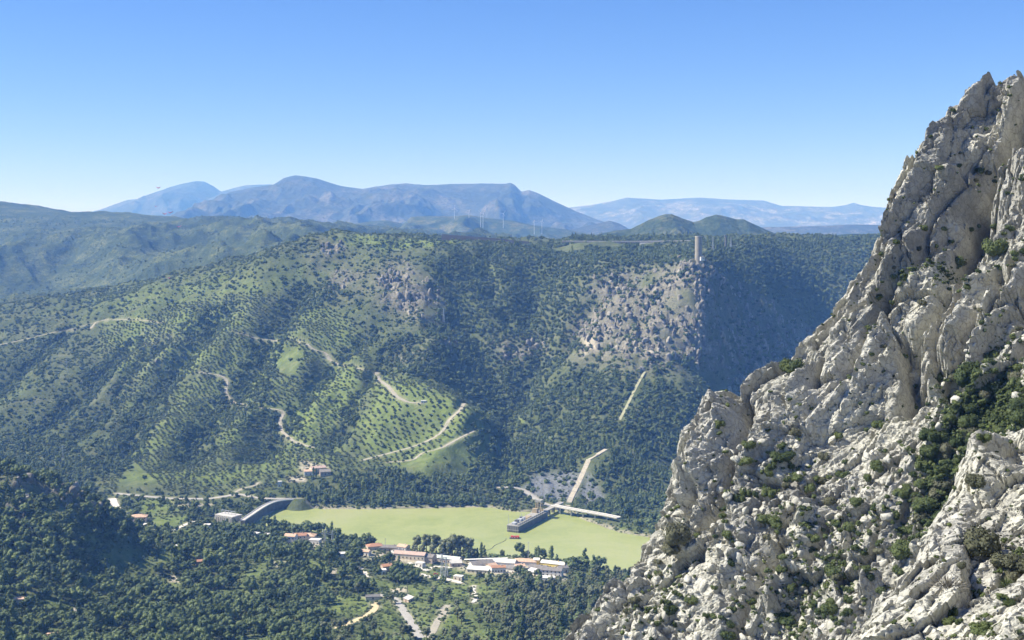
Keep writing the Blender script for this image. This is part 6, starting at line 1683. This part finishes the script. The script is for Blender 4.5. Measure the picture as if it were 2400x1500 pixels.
for a_ in ((1852, 868, 62, 'bush', 'round shrub on the cliff skyline beside a dark notch', None, 1.1), (2285, 905, 92, 'bush', 'largest dark round shrub at the top of the green gully', None, 1.25), (2380, 960, 60, 'bush', 'dark shrub at the right edge above the green gully', None, 1.0), (2215, 690, 55, 'bush', 'dark shrub hanging under the ochre stained rib', None, 1.6),
           (2305, 1290, 112, 'dry', 'big grey-green shrub sprawling over the nearest ridge', None, 1.15), (2370, 1330, 95, 'dry', 'grey-green shrub with a dark palm in it near the right edge', None, .9), (2290, 1140, 62, 'dry', 'shrub at the foot of the stubby pinnacle', None, 1.0), (2220, 1375, 80, 'twig', 'half-bare twiggy shrub with a crooked stem on the nearest ridge', None, 1.0), (2300, 1480, 75, 'bush', 'bright green shrub at the bottom edge of the nearest ridge', None, .6),
           (2360, 1370, 55, 'palmetto', 'dark spiky fan palm on the nearest ridge', None, 1.0), (2392, 1458, 38, 'palmetto', 'spiky fan palm at the lower right edge', None, 1.0), (2385, 1485, 45, 'palmetto', 'spiky fan palm in the bottom right corner', None, 1.0), (1585, 1270, 85, 'dry', 'large greyish bush on the left flank of the cliff foot', None, 1.25), (1575, 1290, 60, 'dry', 'grey-green bush below the greyish one at the cliff foot', None, 1.0),
           (1800, 1230, 55, 'bush', 'round dark shrub in the middle of the lower cliff', None, .9), (1960, 1345, 62, 'bush', 'dark round shrub low in the centre of the cliff', None, .9), (2110, 1165, 45, 'bush', 'dark shrub left of the green gully', None, .9), (2170, 1190, 75, 'bush', 'wide dark shrub in the lower gully', None, .8), (2120, 1250, 55, 'bush', 'dark shrub under the overhanging boulder', None, .8), (2110, 1300, 70, 'bush', 'dark shrub beside the pointed rock fin', None, 1.1), (1830, 1075, 60, 'bush', 'pair of dark shrubs merged on the middle ledge', None, .7), (1750, 1085, 40, 'bush', 'small dark shrub on the left ledge', None, .8), (1730, 970, 60, 'dry', 'greyish shrub in the cleft behind the lower shoulder', None, 1.3), (1690, 1000, 36, 'bush', 'small shrub near the top of the lower shoulder', None, .9),
           (2010, 1180, 45, 'bush', 'dark shrub right of the sloping slab', None, .8), (1880, 1120, 48, 'bush', 'dark shrub on the ledge above the slab', None, .7), (2245, 620, 40, 'bush', 'shrub in the shadow of the dark cleft', None, 1.2), (2335, 590, 62, 'bush', 'dark shrub on the rib right of the cleft', None, 1.2), (2320, 840, 50, 'bush', 'round shrub on the stony slope above the gully', None, .9), (2060, 1000, 40, 'bush', 'rounded shrub at the foot of the vertical hollow', None, .8),
           (1940, 1430, 60, 'bush', 'dark shrub at the bottom edge centre of the cliff', None, .8), (1850, 1450, 80, 'bush', 'wide dark shrub patch at the bottom of the cliff', None, .6), (1700, 1490, 60, 'bush', 'shrub at the bottom edge left of the cliff', None, .7), (1620, 1410, 40, 'bush', 'small shrub on the left lower cliff', None, .8), (2160, 540, 24, 'bush', 'tiny shrub high on the upper wall', None, 1), (2075, 470, 16, 'bush', 'tiny shrub on the upper skyline', None, 1), (2183, 320, 16, 'bush', 'small shrub on the skyline below the summit', None, 1), (2235, 265, 18, 'bush', 'shrub on the skyline just under the summit', None, 1), (2060, 700, 26, 'bush', 'small shrub on the edge of the upper wall', None, 1)): bush(*a_)
BLM = [(1852, 868, 'the skyline notch shrub'), (2285, 905, 'the largest gully shrub'), (2320, 1050, 'the stubby pinnacle'), (2305, 1290, 'the big sprawling shrub'), (2220, 1375, 'the half-bare shrub'), (1585, 1270, 'the large bush at the cliff foot'), (2170, 1190, 'the lower gully'), (1730, 970, 'the lower shoulder'), (2260, 690, 'the ochre stain'), (2330, 430, 'the dark cleft'), (2345, 170, 'the summit'), (2140, 650, 'the green ledge'), (2000, 1480, 'the bottom edge'), (1960, 1345, 'the round shrub low in the centre'), (2130, 860, 'the vertical hollow'), (1450, 1450, 'the lowest tip of the cliff'), (1830, 1075, 'the middle ledge'), (2390, 780, 'the right picture edge')]
def bplace(a, b):
    d = [math.hypot(a - q[0], b - q[1]) for q in BLM]; k = int(np.argmin(d)); dx, dy = a - BLM[k][0], b - BLM[k][1]
    return (('right of ' if dx > 0 else 'left of ') if abs(dx) > abs(dy) else ('below ' if dy > 0 else 'above ')) + BLM[k][2]
# more shrubs, by zone
ZONES = [([(2190, 880), (2400, 860), (2400, 1000), (2290, 1040), (2260, 1170), (2200, 1280), (2130, 1280), (2150, 1080)], 46, (26, 62), 'in the green gully', 'shrubs in the gully'), ([(1560, 1300), (1700, 1050), (1900, 1000), (2150, 1080), (2100, 1400), (1950, 1500), (1500, 1500), (1450, 1440)], 80, (16, 40), 'among blocks of the lower cliff', 'shrubs on the lower cliff'),
         ([(2000, 800), (2060, 620), (2200, 400), (2340, 200), (2400, 260), (2400, 840), (2200, 880)], 55, (9, 24), 'on the upper cliff wall', 'shrubs on the upper cliff'), ([(2240, 1250), (2400, 1130), (2400, 1480), (2150, 1490), (2160, 1380)], 10, (22, 50), 'on the nearest ridge', 'shrubs on the nearest ridge')]
for poly, n_, (w0, w1), lab, grp in ZONES:
    xs_ = [p[0] for p in poly]; ys_ = [p[1] for p in poly]; c = 0
    for _ in range(n_ * 6):
        if c >= n_: break
        a, b = rng.uniform(min(xs_), max(xs_)), rng.uniform(min(ys_), max(ys_))
        if in_poly(np.array([a]), np.array([b]), poly)[0] and a > np.interp(b, SILP[:, 0], SILP[:, 1]) + 12:
            kd_ = 'dry' if rng.random() < .25 else 'bush'; ww = rng.uniform(w0, w1)
            bush(a, b, ww, kd_, '%s %s shrub %s' % ('wide' if ww > .6 * w1 else 'small', 'grey-green' if kd_ == 'dry' else 'dark', bplace(a, b)), 'shrubs ' + bplace(a, b), rng.uniform(.85, 1.25)); c += 1
# tufts: too many to count
def tufts(p, V, vx, vy, G, n_, s0, s1, name, label):
    g = G[V[:, 0], V[:, 1]]; w = np.clip(g - 0.18, 0, 1) ** 1.3 + 0.012
    pick_ = rng.choice(len(V), n_, p=w / w.sum()); P = p.P[V[pick_, 0], V[pick_, 1]] + rng.normal(size=(n_, 3)) * .25
    s = s0 + (s1 - s0) * rng.random(n_) ** 2
    scatter(name, label, P - np.array([0, 0, .1]), s, rng.integers(0, 4, n_), CROWNS['tuft'])
tufts(cliff, V1, v1x, v1y, cgrass, 2500, .3, 1.0, 'cliff_undergrowth', 'small green tufts in the cracks of the cliff')
tufts(ridge, V2, v2x, v2y, rg, 260, .12, .4, 'ridge_undergrowth', 'small tufts in the cracks of the nearest ridge')
# loose boulders lying on the cliff foot: pieces of the cliff
BM = []
for i in range(6):
    r_ = np.random.default_rng(900 + i); v = ICO1[0].copy()
    for _ in range(14):                                       # chop flat faces
        d_ = r_.normal(size=3); d_ /= np.linalg.norm(d_); h_ = v @ d_; v = v - np.outer(np.maximum(h_ - .5, 0), d_)
    v *= [1, .75 + .3 * r_.random(), .6 + .25 * r_.random()]
    me_ = tri_mesh('boulder', v, ICO1[1], lime_mat)
    for an in ('grass', 'ochre', 'lichen'):
        at_ = me_.attributes.new(an, 'FLOAT', 'POINT'); at_.data.foreach_set('value', np.zeros(len(v), np.float32))
    BM.append(me_)
wz = np.where(in_poly(v1x, v1y, ZONES[1][0]) | in_poly(v1x, v1y, [(2250, 780), (2400, 700), (2400, 900), (2250, 900)]), 1.0, np.where(in_poly(v1x, v1y, ZONES[0][0]), .5, 0.0))
for i in rng.choice(len(V1), 240, p=wz / wz.sum(), replace=False):
    P = cliff.P[tuple(V1[i])]; s = .6 + 1.3 * rng.random() ** 2.2
    o = add('boulder', BM[rng.integers(6)], cliff_ob, P + np.array([0, 0, .1 * s]), None, s)
    o.rotation_euler = tuple(rng.random(3) * 6.28)
